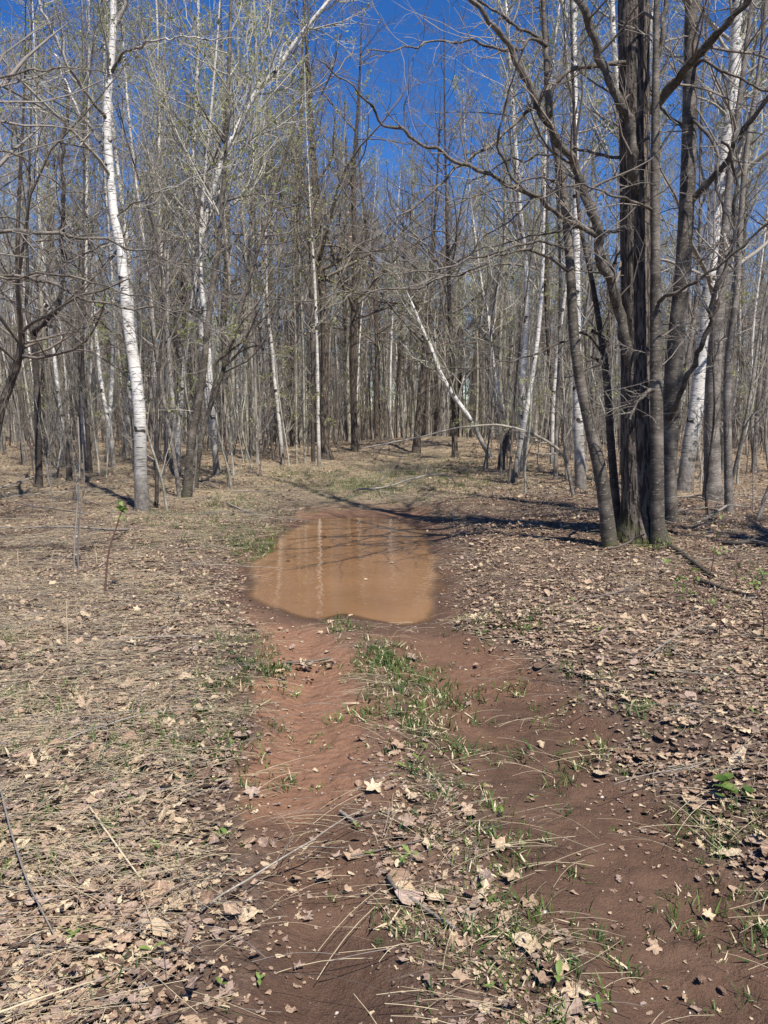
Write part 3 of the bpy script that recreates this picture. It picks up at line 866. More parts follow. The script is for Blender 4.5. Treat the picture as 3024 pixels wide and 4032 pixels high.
hero('birch_tree', 'long white birch slanting right across the upper left sky', 'tree', 'birch',
     [(467, 1020, 12), (462, 930, 12), (457, 867, 12), (450, 758, 12), (442, 680, 12), (432, 590, 12), (432, 527, 12), (455, 436, 12), (480, 345, 12), (509, 284, 11), (556, 196, 11), (603, 145, 10), (640, 87, 9), (712, 0, 7), (780, -80, 5)], H=9, sides=10)
hero('birch_tree', 'white birch rising straight behind the stem cluster, forked high up', 'tree', 'birch',
     [(470, 1010, 11), (452, 900, 11), (440, 780, 11), (430, 640, 10), (425, 527, 10), (424, 436, 9), (418, 345, 9), (422, 255, 8), (426, 182, 8), (428, 60, 7), (428, 0, 6)], H=15, sides=10)
hero('dark_tree', 'nearly black crooked tree at the left with one big arm bending right', 'tree', 'dark',
     [(85, 1052, 15), (83, 980, 14), (82, 903, 14), (79, 820, 13), (75, 758, 12), (71, 714, 13), (62, 690, 9), (55, 667, 8), (60, 610, 7), (58, 520, 6), (62, 420, 5)], H=9, sides=10, dens=.7,
     limbs=[([(73, 716, 0), (85, 708, -.1), (98, 696, -.15), (124, 660, -.3), (135, 623, -.35), (138, 560, -.4), (136, 470, -.4), (135, 400, -.4), (139, 291, -.4), (146, 180, -.4)], 12, 7)])
hero('oak_tree', 'rough brown trunk arching in from the left edge of the picture', 'tree', 'oak',
     [(-30, 1090, 26), (-18, 990, 22), (0, 890, 19), (22, 830, 18), (40, 776, 17), (47, 740, 15), (44, 690, 12), (38, 600, 10), (40, 450, 8), (48, 300, 6)], H=8, sides=12, dens=.8)
hero('dark_tree', 'black slim trunk touching a pale birch between the crooked tree and the large birch', 'tree', 'dark',
     [(195, 1024, 11), (189, 930, 10), (181, 840, 9), (178, 740, 8), (180, 600, 6)], H=10, sides=8)
hero('birch_tree', 'pale birch with its foot against a black slim trunk on the left', 'tree', 'birch',
     [(186, 1022, 10), (181, 930, 10), (180, 800, 9), (184, 650, 8), (186, 500, 7), (190, 300, 6)], H=13, sides=8)
hero('birch_tree', 'slim white birch curving up close left of the large birch', 'tree', 'birch',
     [(246, 1012, 10), (240, 940, 10), (228, 880, 9), (218, 830, 9), (211, 760, 8), (204, 685, 8), (196, 576, 7), (190, 450, 6), (186, 300, 5)], H=12, sides=8)
hero('birch_tree', 'slim white birch bowed left between the crooked black tree and the pale birch', 'tree', 'birch',
     [(138, 1010, 9), (134, 920, 9), (124, 830, 9), (116, 760, 8), (109, 703, 8), (98, 600, 7), (84, 460, 6), (80, 300, 5)], H=12, sides=8)
hero('tree_stump', 'dark broken stump among brush between the crooked tree and the pale birch', 'stump', 'dark',
     [(150, 1040, 15), (149, 1010, 12), (147, 985, 10), (146, 960, 8), (146, 948, 4)], H=.2, sides=8, dens=.1, lenk=.2)
# an unseen neighbour left of the frame whose long boughs cross the view
def off_tree():
    Y = 6.6
    x0 = -4.6
    W = [np.array([x0, Y, -.25]), np.array([x0, Y, 0]), np.array([x0 + .1, Y, 2.5]), np.array([x0 - .1, Y, 5]), np.array([x0, Y + .1, 9.5])]
    P, R = resample(W, 40, [.16, .14, .12, .09, .02])
    L = []
    for lp, w0, w1 in [
        ([(-160, 545, 0), (0, 502, 0), (109, 497, .1), (182, 508, .2), (236, 524, .3), (309, 545, .4), (400, 568, .5), (491, 589, .6), (582, 584, .7)], 13, 2),
        ([(-160, 640, 0), (0, 598, .1), (91, 609, .2), (164, 631, .3), (236, 656, .4), (327, 671, .5), (418, 676, .6), (473, 660, .7), (560, 650, .8)], 12, 1.8),
        ([(-160, 580, 0), (0, 588, -.1), (120, 596, -.2), (220, 611, -.3), (330, 650, -.3), (400, 668, -.3), (470, 690, -.3)], 8, 1.6),
        ([(-160, 240, 0), (0, 164, .1), (91, 151, .2), (150, 148, .3), (250, 170, .4), (320, 185, .5)], 9, 1.6),
        ([(-160, 400, 0), (0, 330, .2), (80, 372, .3), (150, 410, .4), (230, 440, .5)], 7, 1.6),
        ([(-160, 560, 0), (0, 470, .2), (60, 520, .3), (140, 560, .4), (200, 600, .6)], 7, 1.4)]:
        q = np.array([px(x, y, Y + dy) for x, y, dy in lp])
        q[0] = [x0, Y, q[0][2]]
        L.append(kink(*resample(q, 42, np.linspace(pxw(w0, q[1]) / 2, pxw(w1, q[-1]) / 2, len(q)) * .72)))
    build_tree('maple_tree', 'maple beyond the left edge, long boughs crossing before the large birch', 'tree', 'maple', P, R, L, dens=.6, bark='smooth')
off_tree()
# a neighbour behind and right of the view, whose crown shades the foot of the clump
P, R = resample([(5.6, 5.2, -.2), (5.6, 5.2, 0), (5.55, 5.3, 3), (5.7, 5.2, 6), (5.6, 5.3, 12)], 40, [.16, .15, .13, .10, .02])
build_tree('maple_tree', 'grey maple just beyond the right edge', 'tree', 'maple', P, R, dens=1.3, thick=1.4)

# ------------------------------------------------------------------ prototypes for the rest of the wood
def proto_trunk(H, r, sway, n=26):
    t = np.linspace(0, 1, n)
    ph = rng.uniform(0, 6.28, 4)
    x = sway * (np.sin(t * 3 + ph[0]) - np.sin(ph[0])) + sway * .35 * (np.sin(t * 9 + ph[1]) - np.sin(ph[1]))
    y = sway * (np.sin(t * 2.6 + ph[2]) - np.sin(ph[2])) + sway * .3 * (np.sin(t * 8 + ph[3]) - np.sin(ph[3]))
    P = np.stack([x, y, t * (H + .2) - .2], 1)
    R = r * (1 - t) ** .75 * (1 + .5 * np.exp(-np.maximum(P[:, 2], 0) / .2)) + .006
    return P, R

KINDS = [  # species, name, adjective, copies share
    ('birch', 'birch_tree', 'slender white birch', 'white birches', 15.5, .06, .30, 3, .08),
    ('grey_birch', 'birch_tree', 'grey ringed birch', 'grey birches', 13.5, .05, .30, 2, .11),
    ('aspen', 'aspen_tree', 'budding olive aspen', 'aspens in bud', 16, .08, .25, 3, .22),
    ('maple', 'maple_tree', 'bare grey maple', 'bare grey maples', 14, .075, .3, 3, .17),
    ('oak', 'oak_tree', 'dark furrowed oak', 'dark oaks', 16, .13, .3, 2, .11),
    ('dark', 'cherry_tree', 'slim blackish cherry', 'blackish cherries', 12.5, .055, .4, 2, .06),
    ('pole', 'maple_tree', 'straight thin pole maple', 'pole maples', 11.5, .042, .18, 3, .25),
]
taken = [tuple(o.location[:2]) for o in COL.objects if o.type == 'EMPTY']
xy_taken = np.array(taken)

def far_center(y):
    le, re = np.interp(y, *LE), np.interp(y, *RE)
    return (le + re) / 2, (re - le) / 2

def allowed(x, y, margin):
    c, hw = far_center(min(y, 30))
    if y < 31 and abs(x - c) < hw + margin:
        return False
    return True

PROTO = {}
FAR = bpy.data.collections.new('far_tree_kinds')      # never linked: only read by the far wood's instancer
def scatter_positions(n, y0, y1, mind, margin, near_l, near_r, existing, spread=.60):
    out = []
    pts = list(map(tuple, existing))
    tries = 0
    while len(out) < n and tries < n * 60:
        tries += 1
        y = math.sqrt(rng.uniform(y0 ** 2, y1 ** 2))
        x = rng.uniform(-1, 1) * (y * spread + 2.0)
        if not allowed(x, y, margin):
            continue
        if (x < 0 and y < near_l) or (x > 0 and y < near_r):
            continue
        if rng.uniform() < 0 or any((x - a) ** 2 + (y - b) ** 2 < mind ** 2 for a, b in pts):
            continue
        pts.append((x, y))
        out.append((x, y))
    return out

def where(x, y):
    c, hw = far_center(min(y, 29))
    side = 'left of the track' if x < c - hw else 'right of the track'
    if y > 31 and abs(x - 2) < y * .16:
        side = 'straight beyond the bend'
    dist = 'at the near wood edge' if y < 19 else ('well inside the wood' if y < 33 else 'deep in the wood')
    return f'{dist} {side}'

def height_cap(x, y):
    """the track leaves a gap in the crowns: how tall a tree may grow at (x, y)"""
    u = 1512 / SC + x / (y * math.cos(PITCH)) * FPX / SC
    v = np.interp(u, [560, 700, 770, 830, 940, 1010, 1060, 1130], [-400, 40, 190, 300, 345, 330, 120, -400])
    return float(px(u, v, y)[2])

pos = scatter_positions(390, 12.5, 56, .85, 1.9, 13.5, 13, xy_taken)
# a belt of trees that closes the view behind the bend
for k in range(26):
    y = rng.uniform(32, 46)
    x = 1.5 + rng.uniform(-.2, .2) * y
    pos.append((x, y))
tree_items = []
kinds_of = rng.choice(len(KINDS), len(pos), p=np.array([k[8] for k in KINDS]))
for ki, (sp, name, adj, grp, H, r, sway, nv, share) in enumerate(KINDS):
    protos = []
    for v in range(nv):
        P, R = proto_trunk(H * rng.uniform(.92, 1.08), r * rng.uniform(.85, 1.2), sway)
        s1, l2, l3 = branch_sets(P, R, sp, H, (), 1., 1.1, 1., 1.)
        s = SPECIES[sp]
        tr = tubes(P[None], R[None], 9)
        tm = quadmesh('trunk', [tr], [M[s['bark']]])
        cm = quadmesh('crown', crown_parts(s1, l2, l3), [M[s['twig']]])
        bm = quadmesh('young_leaves', [bud_quads(p, 1, s['bs'] * 1.1, 0) for p, q in l3 if len(p)], [M['bud']], False) if s['buds'] else None
        protos.append((tm, cm, bm))
        cp = crown_parts(s1, [(p[::2], q[::2] * 1.35) for p, q in l2], [(p[::3], q[::3] * 1.8) for p, q in l3], 1)
        fm = quadmesh('far_tree', [tr] + cp, [M[s['bark']], M[s['twig']]])
        FAR.objects.link(bpy.data.objects.new('far_tree', fm))
    for j in np.where(kinds_of == ki)[0]:
        x, y = pos[j]
        tm, cm, bm = protos[rng.integers(nv)]
        w = where(x, y)
        sc = min(rng.uniform(.72, 1.08), height_cap(x, y) / H)
        root = tag(link(name, None, None, (x, y, float(hz(x, y)))), None, 'tree')
        tree_items.append((root, adj, beside(x, y), f'{grp} in the wood'))
        root.rotation_euler = (rng.normal(0, .025), rng.normal(0, .025), rng.uniform(0, 6.28))
        wd = rng.uniform(.75, 1.15)
        root.scale = (sc * wd, sc * wd, sc)
        link('trunk', tm, root)
        tag(link('crown', cm, root), kind='stuff')
        if bm:
            tag(link('young_leaves', bm, root), kind='stuff')

unique_labels(tree_items)

# ------------------------------------------------------------------ saplings and brush
def sapling_mesh(H, r, n1, n2, lean=.3, l1=.9, thick=1.):
    P, R = proto_trunk(H, r, lean, 14)
    a = spawn(P[None], R[None], n1, .22, .97, 42, lambda t, pl: l1 * (1.2 - t * .8), 6, .12, .10, .55, .003 * thick, .0018 * thick)
    b = spawn(*a, n2, .15, .95, 42, lambda t, pl: pl * .45 * (1.1 - t * .6), 4, .14, .06, .6, .0022 * thick, .0014 * thick)
    return P, R, a, b

sap_protos = []
BRUSH = bpy.data.collections.new('brush_kinds')
for v in range(8):
    H = rng.uniform(2.6, 6.5)
    P, R, a, b = sapling_mesh(H, .008 + .0026 * H, int(9 + H * 2), 5, .10 + .03 * H, .55 + .09 * H)
    tw = ['twig', 'twig_brown', 'twig', 'maple'][v % 4]
    st = quadmesh('stem', [tubes(P[None], R[None], 6)], [M[['maple', 'dark', 'aspen', 'maple'][v % 4]]])
    br = quadmesh('branches', [tubes(*a, 3), tubes(*b, 3)], [M[tw]])
    bd = quadmesh('buds', [bud_quads(b[0], 1, .022, 0)], [M['bud']], False) if v in (2, 5) else None
    sap_protos.append((st, br, bd, H))
for v in range(9):      # denser brush, seen far off only
    H = rng.uniform(2.2, 6)
    if v > 5:
        H += 4
    P, R, a, b = sapling_mesh(H, .010 + .0022 * H, 20 if v < 6 else 16, 7, .12, .8 + .08 * H if v < 6 else .8, 1.3)
    me = quadmesh('brush', [tubes(P[None], R[None], 5), tubes(*a, 3), tubes(*b, 3)], [M[['twig_brown', 'twig', 'twig_pale'][v % 3]]])
    BRUSH.objects.link(bpy.data.objects.new('brush', me))

spos = scatter_positions(290, 9.5, 34, .33, 1.4, 10.6, 9.9, xy_taken, .58)
sap_items = []
sap_look = [('tall' if q[3] > 4.5 else 'short') + ' ' + ['grey', 'dark', 'pale', 'brownish'][k % 4] + (' sapling in bud' if q[2] else ' bare sapling') for k, q in enumerate(sap_protos)]
for x, y in spos:
    st, br, bd, H = sap_protos[rng.integers(8)]
    w = where(x, y)
    root = tag(link('sapling', None, None, (x, y, float(hz(x, y)) - .02)), None, 'sapling')
    sap_items.append((root, sap_look[[q[0] for q in sap_protos].index(st)], beside(x, y), 'bare saplings in the wood'))
    root.rotation_euler = (rng.normal(0, .05), rng.normal(0, .05), rng.uniform(0, 6.28))
    s = rng.uniform(.6, 1.1)
    root.scale = (s, s, s)
    link('stem', st, root)
    tag(link('branches', br, root), kind='stuff')
    if bd:
        tag(link('buds', bd, root), kind='stuff')

unique_labels(sap_items)

# ------------------------------------------------------------------ instancer for what nobody could count
def scatter(name, coll, pts, rot, scl, idx):
    me = bpy.data.meshes.new(name)
    me.vertices.add(len(pts))
    me.vertices.foreach_set('co', np.asarray(pts, np.float32).ravel())
    for nm, ty, arr in (('rot', 'FLOAT_VECTOR', rot), ('scl', 'FLOAT', scl), ('idx', 'INT', idx)):
        a = me.attributes.new(nm, ty, 'POINT')
        a.data.foreach_set('vector' if ty == 'FLOAT_VECTOR' else 'value', np.asarray(arr, np.int32 if ty == 'INT' else np.float32).ravel())
    o = tag(link(name, me), kind='stuff')
    ng = bpy.data.node_groups.new(name, 'GeometryNodeTree')
    ng.interface.new_socket('Geometry', in_out='INPUT', socket_type='NodeSocketGeometry')
    ng.interface.new_socket('Geometry', in_out='OUTPUT', socket_type='NodeSocketGeometry')
    n, l = ng.nodes, ng.links
    gi, go = n.new('NodeGroupInput'), n.new('NodeGroupOutput')
    ci = n.new('GeometryNodeCollectionInfo')
    ci.inputs['Collection'].default_value = coll
    ci.inputs['Separate Children'].default_value = True
    ci.inputs['Reset Children'].default_value = True
    ip = n.new('GeometryNodeInstanceOnPoints')
    ip.inputs['Pick Instance'].default_value = True
    def at(nm, ty):
        q = n.new('GeometryNodeInputNamedAttribute')
        q.data_type = ty
        q.inputs['Name'].default_value = nm
        return q.outputs[0]
    e = n.new('FunctionNodeEulerToRotation')
    l.new(at('rot', 'FLOAT_VECTOR'), e.inputs[0])
    l.new(gi.outputs[0], ip.inputs['Points'])
    l.new(ci.outputs[0], ip.inputs['Instance'])
    l.new(at('idx', 'INT'), ip.inputs['Instance Index'])
    l.new(e.outputs[0], ip.inputs['Rotation'])
    l.new(at('scl', 'FLOAT'), ip.inputs['Scale'])
    l.new(ip.outputs[0], go.inputs[0])
    md = o.modifiers.new('scatter', 'NODES')
    md.node_group = ng
    return o

# far wood
n = 1300
yy = np.sqrt(rng.uniform(46 ** 2, 125 ** 2, n))
xx = rng.uniform(-1, 1, n) * (yy * .60 + 3)
scatter('far_woods', FAR, np.stack([xx, yy, hz(xx, yy)], 1), np.stack([rng.normal(0, .03, n), rng.normal(0, .03, n), rng.uniform(0, 6.28, n)], 1), rng.uniform(.7, 1.05, n), rng.integers(0, len(FAR.objects), n))
# brush between the trees
n = 2200
yy = rng.uniform(10.5 ** 1.4, 105 ** 1.4, n) ** (1 / 1.4)
xx = rng.uniform(-1, 1, n) * (yy * .60 + 3)
ok = np.array([allowed(a, b, 1.5) and (b > 14 or (a < -3.4 - .3 * (b < 12)) or a > 3.9) for a, b in zip(xx, yy)])
xx, yy = xx[ok], yy[ok]
n = len(xx)
scatter('undergrowth', BRUSH, np.stack([xx, yy, hz(xx, yy) - .05], 1), np.stack([rng.normal(0, .06, n), rng.normal(0, .06, n), rng.uniform(0, 6.28, n)], 1), rng.uniform(.4, 1.1, n) * sstep(9, 20, yy) ** .5, rng.integers(0, 9, n))

# ------------------------------------------------------------------ leaves, grass, straw
def leaf_outline(kind):
    if kind == 'maple':
        rad = [.30, .62, .42, .78, .45, 1.0, .45, .78, .42, .62, .30]
        an = np.radians([-155, -120, -95, -55, -20, 0, 20, 55, 95, 120, 155])
        pts = []
        for k, (r, a) in enumerate(zip(rad, an)):
            pts.append((math.sin(a) * r * .55, .42 + math.cos(a) * r * .55))
            if k < len(rad) - 1:
                a2, r2 = (a + an[k + 1]) / 2, (r + rad[k + 1]) / 2 * random.uniform(.9, 1.12)
                pts.append((math.sin(a2) * r2 * .55, .42 + math.cos(a2) * r2 * .55))
    elif kind == 'oak':
        side = [(.05, .05), (.16, .18), (.10, .27), (.27, .40), (.15, .50), (.30, .66), (.17, .74), (.22, .88)]
        pts = [(x, y) for x, y in side] + [(0, 1)] + [(-x * random.uniform(.85, 1.1), y) for x, y in side[::-1]]
    elif kind == 'oval':
        t = np.linspace(0, math.pi, 7)[1:-1]
        pts = [(0, 0)] + [(.31 * math.sin(a) * random.uniform(.9, 1.1), .5 - .5 * math.cos(a)) for a in t] + [(0, 1.03)] + [(-.31 * math.sin(a) * random.uniform(.9, 1.1), .5 - .5 * math.cos(a)) for a in t[::-1]]
    elif kind == 'round':
        t = np.linspace(0, 2 * math.pi, 11)[:-1]
        pts = [(.42 * math.sin(a) * random.uniform(.9, 1.08), .45 - .45 * math.cos(a) * random.uniform(.92, 1.05)) for a in t]
    else:
        m = random.randint(6, 9)
        pts = []
        for k in range(m):
            a = 2 * math.pi * (k + random.uniform(-.3, .3)) / m
            r = random.choice([.16, .22, .34, .46, .54]) * random.uniform(.85, 1.1)
            pts.append((math.sin(a) * r * .8, .45 - math.cos(a) * r))
    return pts

def leaf_mesh(kind, mat, curl, fold, crinkle):
    o = leaf_outline(kind)
    cx, cy = sum(p[0] for p in o) / len(o), sum(p[1] for p in o) / len(o)
    inner = [((x - cx) * .5 + cx * .6, (y - cy) * .55 + cy) for x, y in o]
    vs = [(cx * .3, cy)] + inner + o
    kx, ky = curl
    out = []
    for k, (x, y) in enumerate(vs):
        z = kx * x * x + ky * (y - .45) ** 2 + fold * abs(x) + random.uniform(-1, 1) * crinkle * (1.2 if k > len(inner) else .6)
        out.append((x, y - .45, z))
    m = len(o)
    fs = []
    for i in range(m):
        j = (i + 1) % m
        fs.append((0, 1 + j, 1 + i))
        fs.append((1 + i, 1 + j, 1 + m + j, 1 + m + i))
    me = bpy.data.meshes.new('dry_leaf')
    me.from_pydata(out, [], fs)
    me.polygons.foreach_set('use_smooth', [True] * len(fs))
    me.materials.append(mat)
    me.update()
    return me

LEAFC = bpy.data.collections.new('leaf_kinds')
LEAF = {}
shapes = [('maple', (.5, .4), .1, .05), ('maple', (-.5, .3), .2, .06), ('maple', (.9, -.5), -.1, .06), ('oak', (.8, .3), .15, .04), ('oak', (-.7, .5), .1, .05),
          ('oval', (1.5, .2), .1, .03), ('oval', (-1.2, .4), .25, .03), ('round', (.5, .6), .1, .05), ('round', (-.6, -.3), .1, .05),
          ('bit', (.5, .5), .1, .07), ('bit', (-.6, .5), .2, .07), ('bit', (.8, -.6), .0, .08), ('bit', (1.4, .2), .2, .05), ('oval', (2.2, .3), .2, .04)]
cols = ['leaf_pale', 'leaf_tan', 'leaf_grey', 'leaf_brown']
for c in cols:
    LEAF[c] = []
    for sh in shapes:
        me = leaf_mesh(sh[0], M[c], (sh[1][0] * .6, sh[1][1] * .6), sh[2] * .7, sh[3] * 1.3)
        LEAF[c].append(me)
        LEAFC.objects.link(bpy.data.objects.new('dry_leaf', me))
NS = len(shapes)

def litter_density(x, y):
    out, strip, far, gone = track_fields(x, y)
    sd = poly_sd(x, y, POOL)
    d = sstep(-.10, .30, out) ** .7
    ins = 1 - d
    s = sstep(-.05, .12, strip)
    near = 1 - sstep(2.6, 3.6, y)
    base = .02 + .05 * (fbm(x * 3, y * 3, 3) > .4) + .25 * sstep(-.30, -.02, out + .15 * fbm(x * 4, y * 4, 2))
    d = d + ins * (s * (.20 + .36 * near) + (1 - s) * base)
    d = np.maximum(d, far * np.where(y < 13, .12, .45) * (1 - .3 * (fbm(x, y, 2) > .3)))
    d = np.maximum(d, gone)
    # leaf drift at the very bottom left that spills into the rut
    clump = .5 + .5 * sstep(-.4, .35, fbm(x * 2.1 + 9, y * 2.1, 3))
    d = d * clump
    return np.where(sd < .02, 0, d)

def sample_field(n, y0, y1, power, dens, spread=.56, pad=1.0):
    """points thinner with distance: areal density ~ y^-power"""
    u = rng.uniform(size=n)
    e = 2 - power
    y = (y0 ** e + u * (y1 ** e - y0 ** e)) ** (1 / e)
    x = rng.uniform(-1, 1, n) * (y * spread + pad)
    keep = rng.uniform(size=n) < dens(x, y)
    return x[keep], y[keep]

x, y = sample_field(560000, .9, 48, 1.42, litter_density)
n = len(x)
print('litter', n)
tilt = np.where(rng.uniform(size=n) < .16, .5, .14)
s = np.clip(np.exp(rng.normal(math.log(.025), .48, n)), .009, .078) * np.where(rng.uniform(size=n) < .12, 1.35, 1) * (1 + .45 * sstep(8, 30, y))
outk = track_fields(x, y)[0]
s = s * np.where(outk < 0, .75, 1)
ci = rng.choice(4, n, p=[.20, .33, .25, .22])
si = rng.choice(NS, n, p=np.array([8, 8, 8, 6, 6, 4, 4, 1, 1, 13, 13, 12, 12, 4]) / 100.)
z = hz(x, y) + .004 + np.abs(rng.normal(0, .010, n)) * (outk > 0) + .25 * s * (tilt > .4)
scatter('leaf_litter', LEAFC, np.stack([x, y, z], 1), np.stack([rng.normal(0, 1, n) * tilt, rng.normal(0, 1, n) * tilt, rng.uniform(0, 6.28, n)], 1), s, ci * NS + si)

# single leaves that show large
colname = {'leaf_pale': 'pale tan', 'leaf_tan': 'brownish tan', 'leaf_grey': 'pinkish grey', 'leaf_brown': 'dark brown'}
def spot(x, y):
    out, strip, far, gone = [float(v) for v in track_fields(np.array([x]), np.array([y]))]
    mid = (np.interp(y, *SL) + np.interp(y, *SR)) / 2
    band = ' close by' if y < 2.5 else (' midway' if y < 4.2 else ' near puddle' if y < 11 else ' far')
    if out > 0:
        return 'in the litter ' + ('left' if x < mid else 'right') + ' of track' + band
    if strip > 0:
        return 'on the grassy middle strip' + band
    return 'on the mud of the ' + ('left' if x < mid else 'right') + ' rut' + band
x, y = sample_field(4200, 1.3, 6.0, 1.9, lambda a, b: np.clip(litter_density(a, b), .05, 1), .50, 0)
ok = poly_sd(x, y, POOL) > .1
x, y = x[ok][:240], y[ok][:240]
leaf_items = []
for a, b in zip(x, y):
    c = cols[rng.choice(4, p=[.42, .28, .2, .1])]
    si = int(rng.choice([0, 0, 0, 1, 1, 1, 2, 2, 2, 3, 3, 4, 4, 5, 6, 8]))
    kind = shapes[si][0]
    w = spot(a, b)
    kn = {'maple': 'lobed', 'oak': 'long notched', 'oval': 'oval', 'round': 'rounded'}[kind]
    o = tag(link('fallen_leaf', LEAF[c][si], None, (a, b, float(hz(a, b)) + rng.uniform(.012, .028))), None, 'leaf')
    leaf_items.append((o, f'{colname[c]} {kn} leaf', w, 'large dry fallen leaves'))
    o.rotation_euler = (rng.normal(0, .22), rng.normal(0, .22), rng.uniform(0, 6.28))
    q = rng.uniform(.06, .108)
    o.scale = (q, q, q * 1.1)
unique_labels(leaf_items)
# leaves afloat on the puddle
for k, (a, b) in enumerate([(757, 1330), (560, 1246), (846, 1216), (700, 1160), (790, 1252), (622, 1212)]):
    g = gp(a, b, WATER)
    o = tag(link('fallen_leaf', LEAF['leaf_pale' if k % 2 == 0 else 'leaf_brown'][5 + k % 3], None, (g[0], g[1], WATER + .004)),
            ['pale leaf afloat near the front shore of the puddle', 'dark leaf afloat by the left shore of the puddle', 'pale leaf afloat right of the middle of the puddle', 'dark leaf afloat towards the far shore of the puddle', 'pale leaf afloat in the middle of the puddle', 'dark leaf afloat left of the middle of the puddle'][k], 'leaf')
    o.rotation_euler = (0, 0, rng.uniform(0, 6))
    o.scale = (.06, .06, .03)

# grass
def blades(n, hmin, hmax, spread, lay, w=.0045, rad=.03):
    k = 4
    a = rng.uniform(0, 6.28, n)
    base = np.stack([rng.normal(0, rad, n), rng.normal(0, rad, n), np.zeros(n) - .005], 1)
    h = rng.uniform(hmin, hmax, n)
    out = np.stack([np.cos(a), np.sin(a), np.zeros(n)], 1)
    side = np.stack([-np.sin(a), np.cos(a), np.zeros(n)], 1)
    bend = rng.uniform(.2, 1, n) * spread
    t = np.linspace(0, 1, k)
    ctr = base[:, None] + out[:, None] * (h * bend)[:, None, None] * (t ** 1.7)[None, :, None] + np.array([0, 0, 1.]) * (h * (1 - lay * bend))[:, None, None] * (t - .35 * bend[:, None] * t ** 2 if False else np.broadcast_to(t, (n, k)))[:, :, None]
    ww = (w * rng.uniform(.6, 1.3, n))[:, None] * np.array([.8, 1., .75, .08])[None]
    V = np.stack([ctr - side[:, None] * ww[..., None], ctr + side[:, None] * ww[..., None]], 2)
    idx = np.arange(n * k * 2).reshape(n, k, 2)
    Fq = np.stack([idx[:, :-1, 0], idx[:, :-1, 1], idx[:, 1:, 1], idx[:, 1:, 0]], -1)
    return V, Fq
GRASSC = bpy.data.collections.new('grass_kinds')
for v in range(8):
    V, Fq = blades(int(rng.integers(8, 18)), .025, .13, .95, .45, .0038, .045)
    V2, F2 = blades(int(rng.integers(2, 6)), .04, .12, 1.3, .8)
    me = quadmesh('grass_tuft', [(V, Fq, None, 0), (V2, F2, None, 1)], [M['grass'] if v % 3 else M['grass_dark'], M['straw']], False)
    GRASSC.objects.link(bpy.data.objects.new('grass_tuft', me))

blobs = [(850, 1450, .40, 1.), (900, 1500, .34, .9), (840, 1420, .26, .9), (880, 1560, .3, .7), (930, 1620, .26, .6), (770, 1350, .18, .5), (740, 1370, .12, .5),
         (960, 1700, .22, .5), (1020, 1790, .25, .55), (1060, 1850, .25, .5), (1130, 1960, .25, .55), (980, 2060, .2, .5), (1100, 2100, .25, .5), (1230, 2050, .2, .4), (1200, 2170, .2, .4), (900, 1960, .2, .35),
         (540, 1440, .30, .9), (520, 1400, .25, .8), (515, 1480, .3, .6), (490, 1560, .3, .35), (340, 1600, .5, .45), (480, 1640, .4, .4), (180, 1680, .4, .35),
         (555, 1165, .5, .8), (540, 1185, .4, .9), (480, 1170, .8, .5), (430, 1130, .9, .35), (510, 1095, .8, .7), (330, 1118, .6, .5), (570, 1130, .5, .4),
         (790, 1058, 1.2, 1.1), (770, 1052, .9, .9), (880, 1035, 1.6, .8), (910, 1010, 2.2, .8), (860, 1020, 1.6, .7), (940, 1000, 2., .6), (700, 1035, 1.6, .6), (650, 1045, 1.3, .4), (980, 1040, 2., .4), (930, 1060, 1.5, .3),
         (1260, 1500, .5, .25), (1100, 1370, .5, .25), (1250, 1640, .35, .3), (1480, 1800, .18, .6), (1590, 1830, .2, .5), (1640, 1985, .3, .5), (1450, 1990, .2, .35), (1560, 1860, .15, .3),
         (15, 1405, .12, .9), (40, 1450, .3, .3), (60, 1540, .3, .5), (20, 1580, .2, .4), (90, 1900, .3, .4), (300, 1840, .3, .3), (400, 1880, .2, .35), (270, 2170, .2, .3), (20, 1850, .25, .5)]
gx, gy, gs = [], [], []
for bx, by, rad, dn in blobs:
    g = gp(bx, by)
    m = int(min(270 * dn * rad * rad * 2.2 / (1 + g[1] * .03), 300) + 6 * dn)
    gx.append(rng.normal(g[0], rad * .5, m))
    gy.append(rng.normal(g[1], rad * (.5 if g[1] < 9 else .8), m))
    gs.append(np.full(m, 1.) if g[1] > 3 else np.full(m, .8))
x, y = sample_field(7000, 1.2, 26, 1.2, lambda a, b: .34 * (fbm(a * 1.3 + 30, b * 1.3, 3) > .15) * (track_fields(a, b)[0] > .05) * (a < 1.5) + .25 * (track_fields(a, b)[1] > .05) + .06)
gx.append(x); gy.append(y); gs.append(np.full(len(x), .7))
gx, gy, gs = np.concatenate(gx), np.concatenate(gy), np.concatenate(gs) * 1.
ok = poly_sd(gx, gy, POOL) > -.03
gx, gy, gs = gx[ok], gy[ok], gs[ok]
n = len(gx)
print('grass', n)
scatter('grass', GRASSC, np.stack([gx, gy, hz(gx, gy)], 1), np.stack([rng.normal(0, .25, n), rng.normal(0, .25, n), rng.uniform(0, 6.28, n)], 1), gs * rng.uniform(.4, .95, n), rng.integers(0, 8, n))

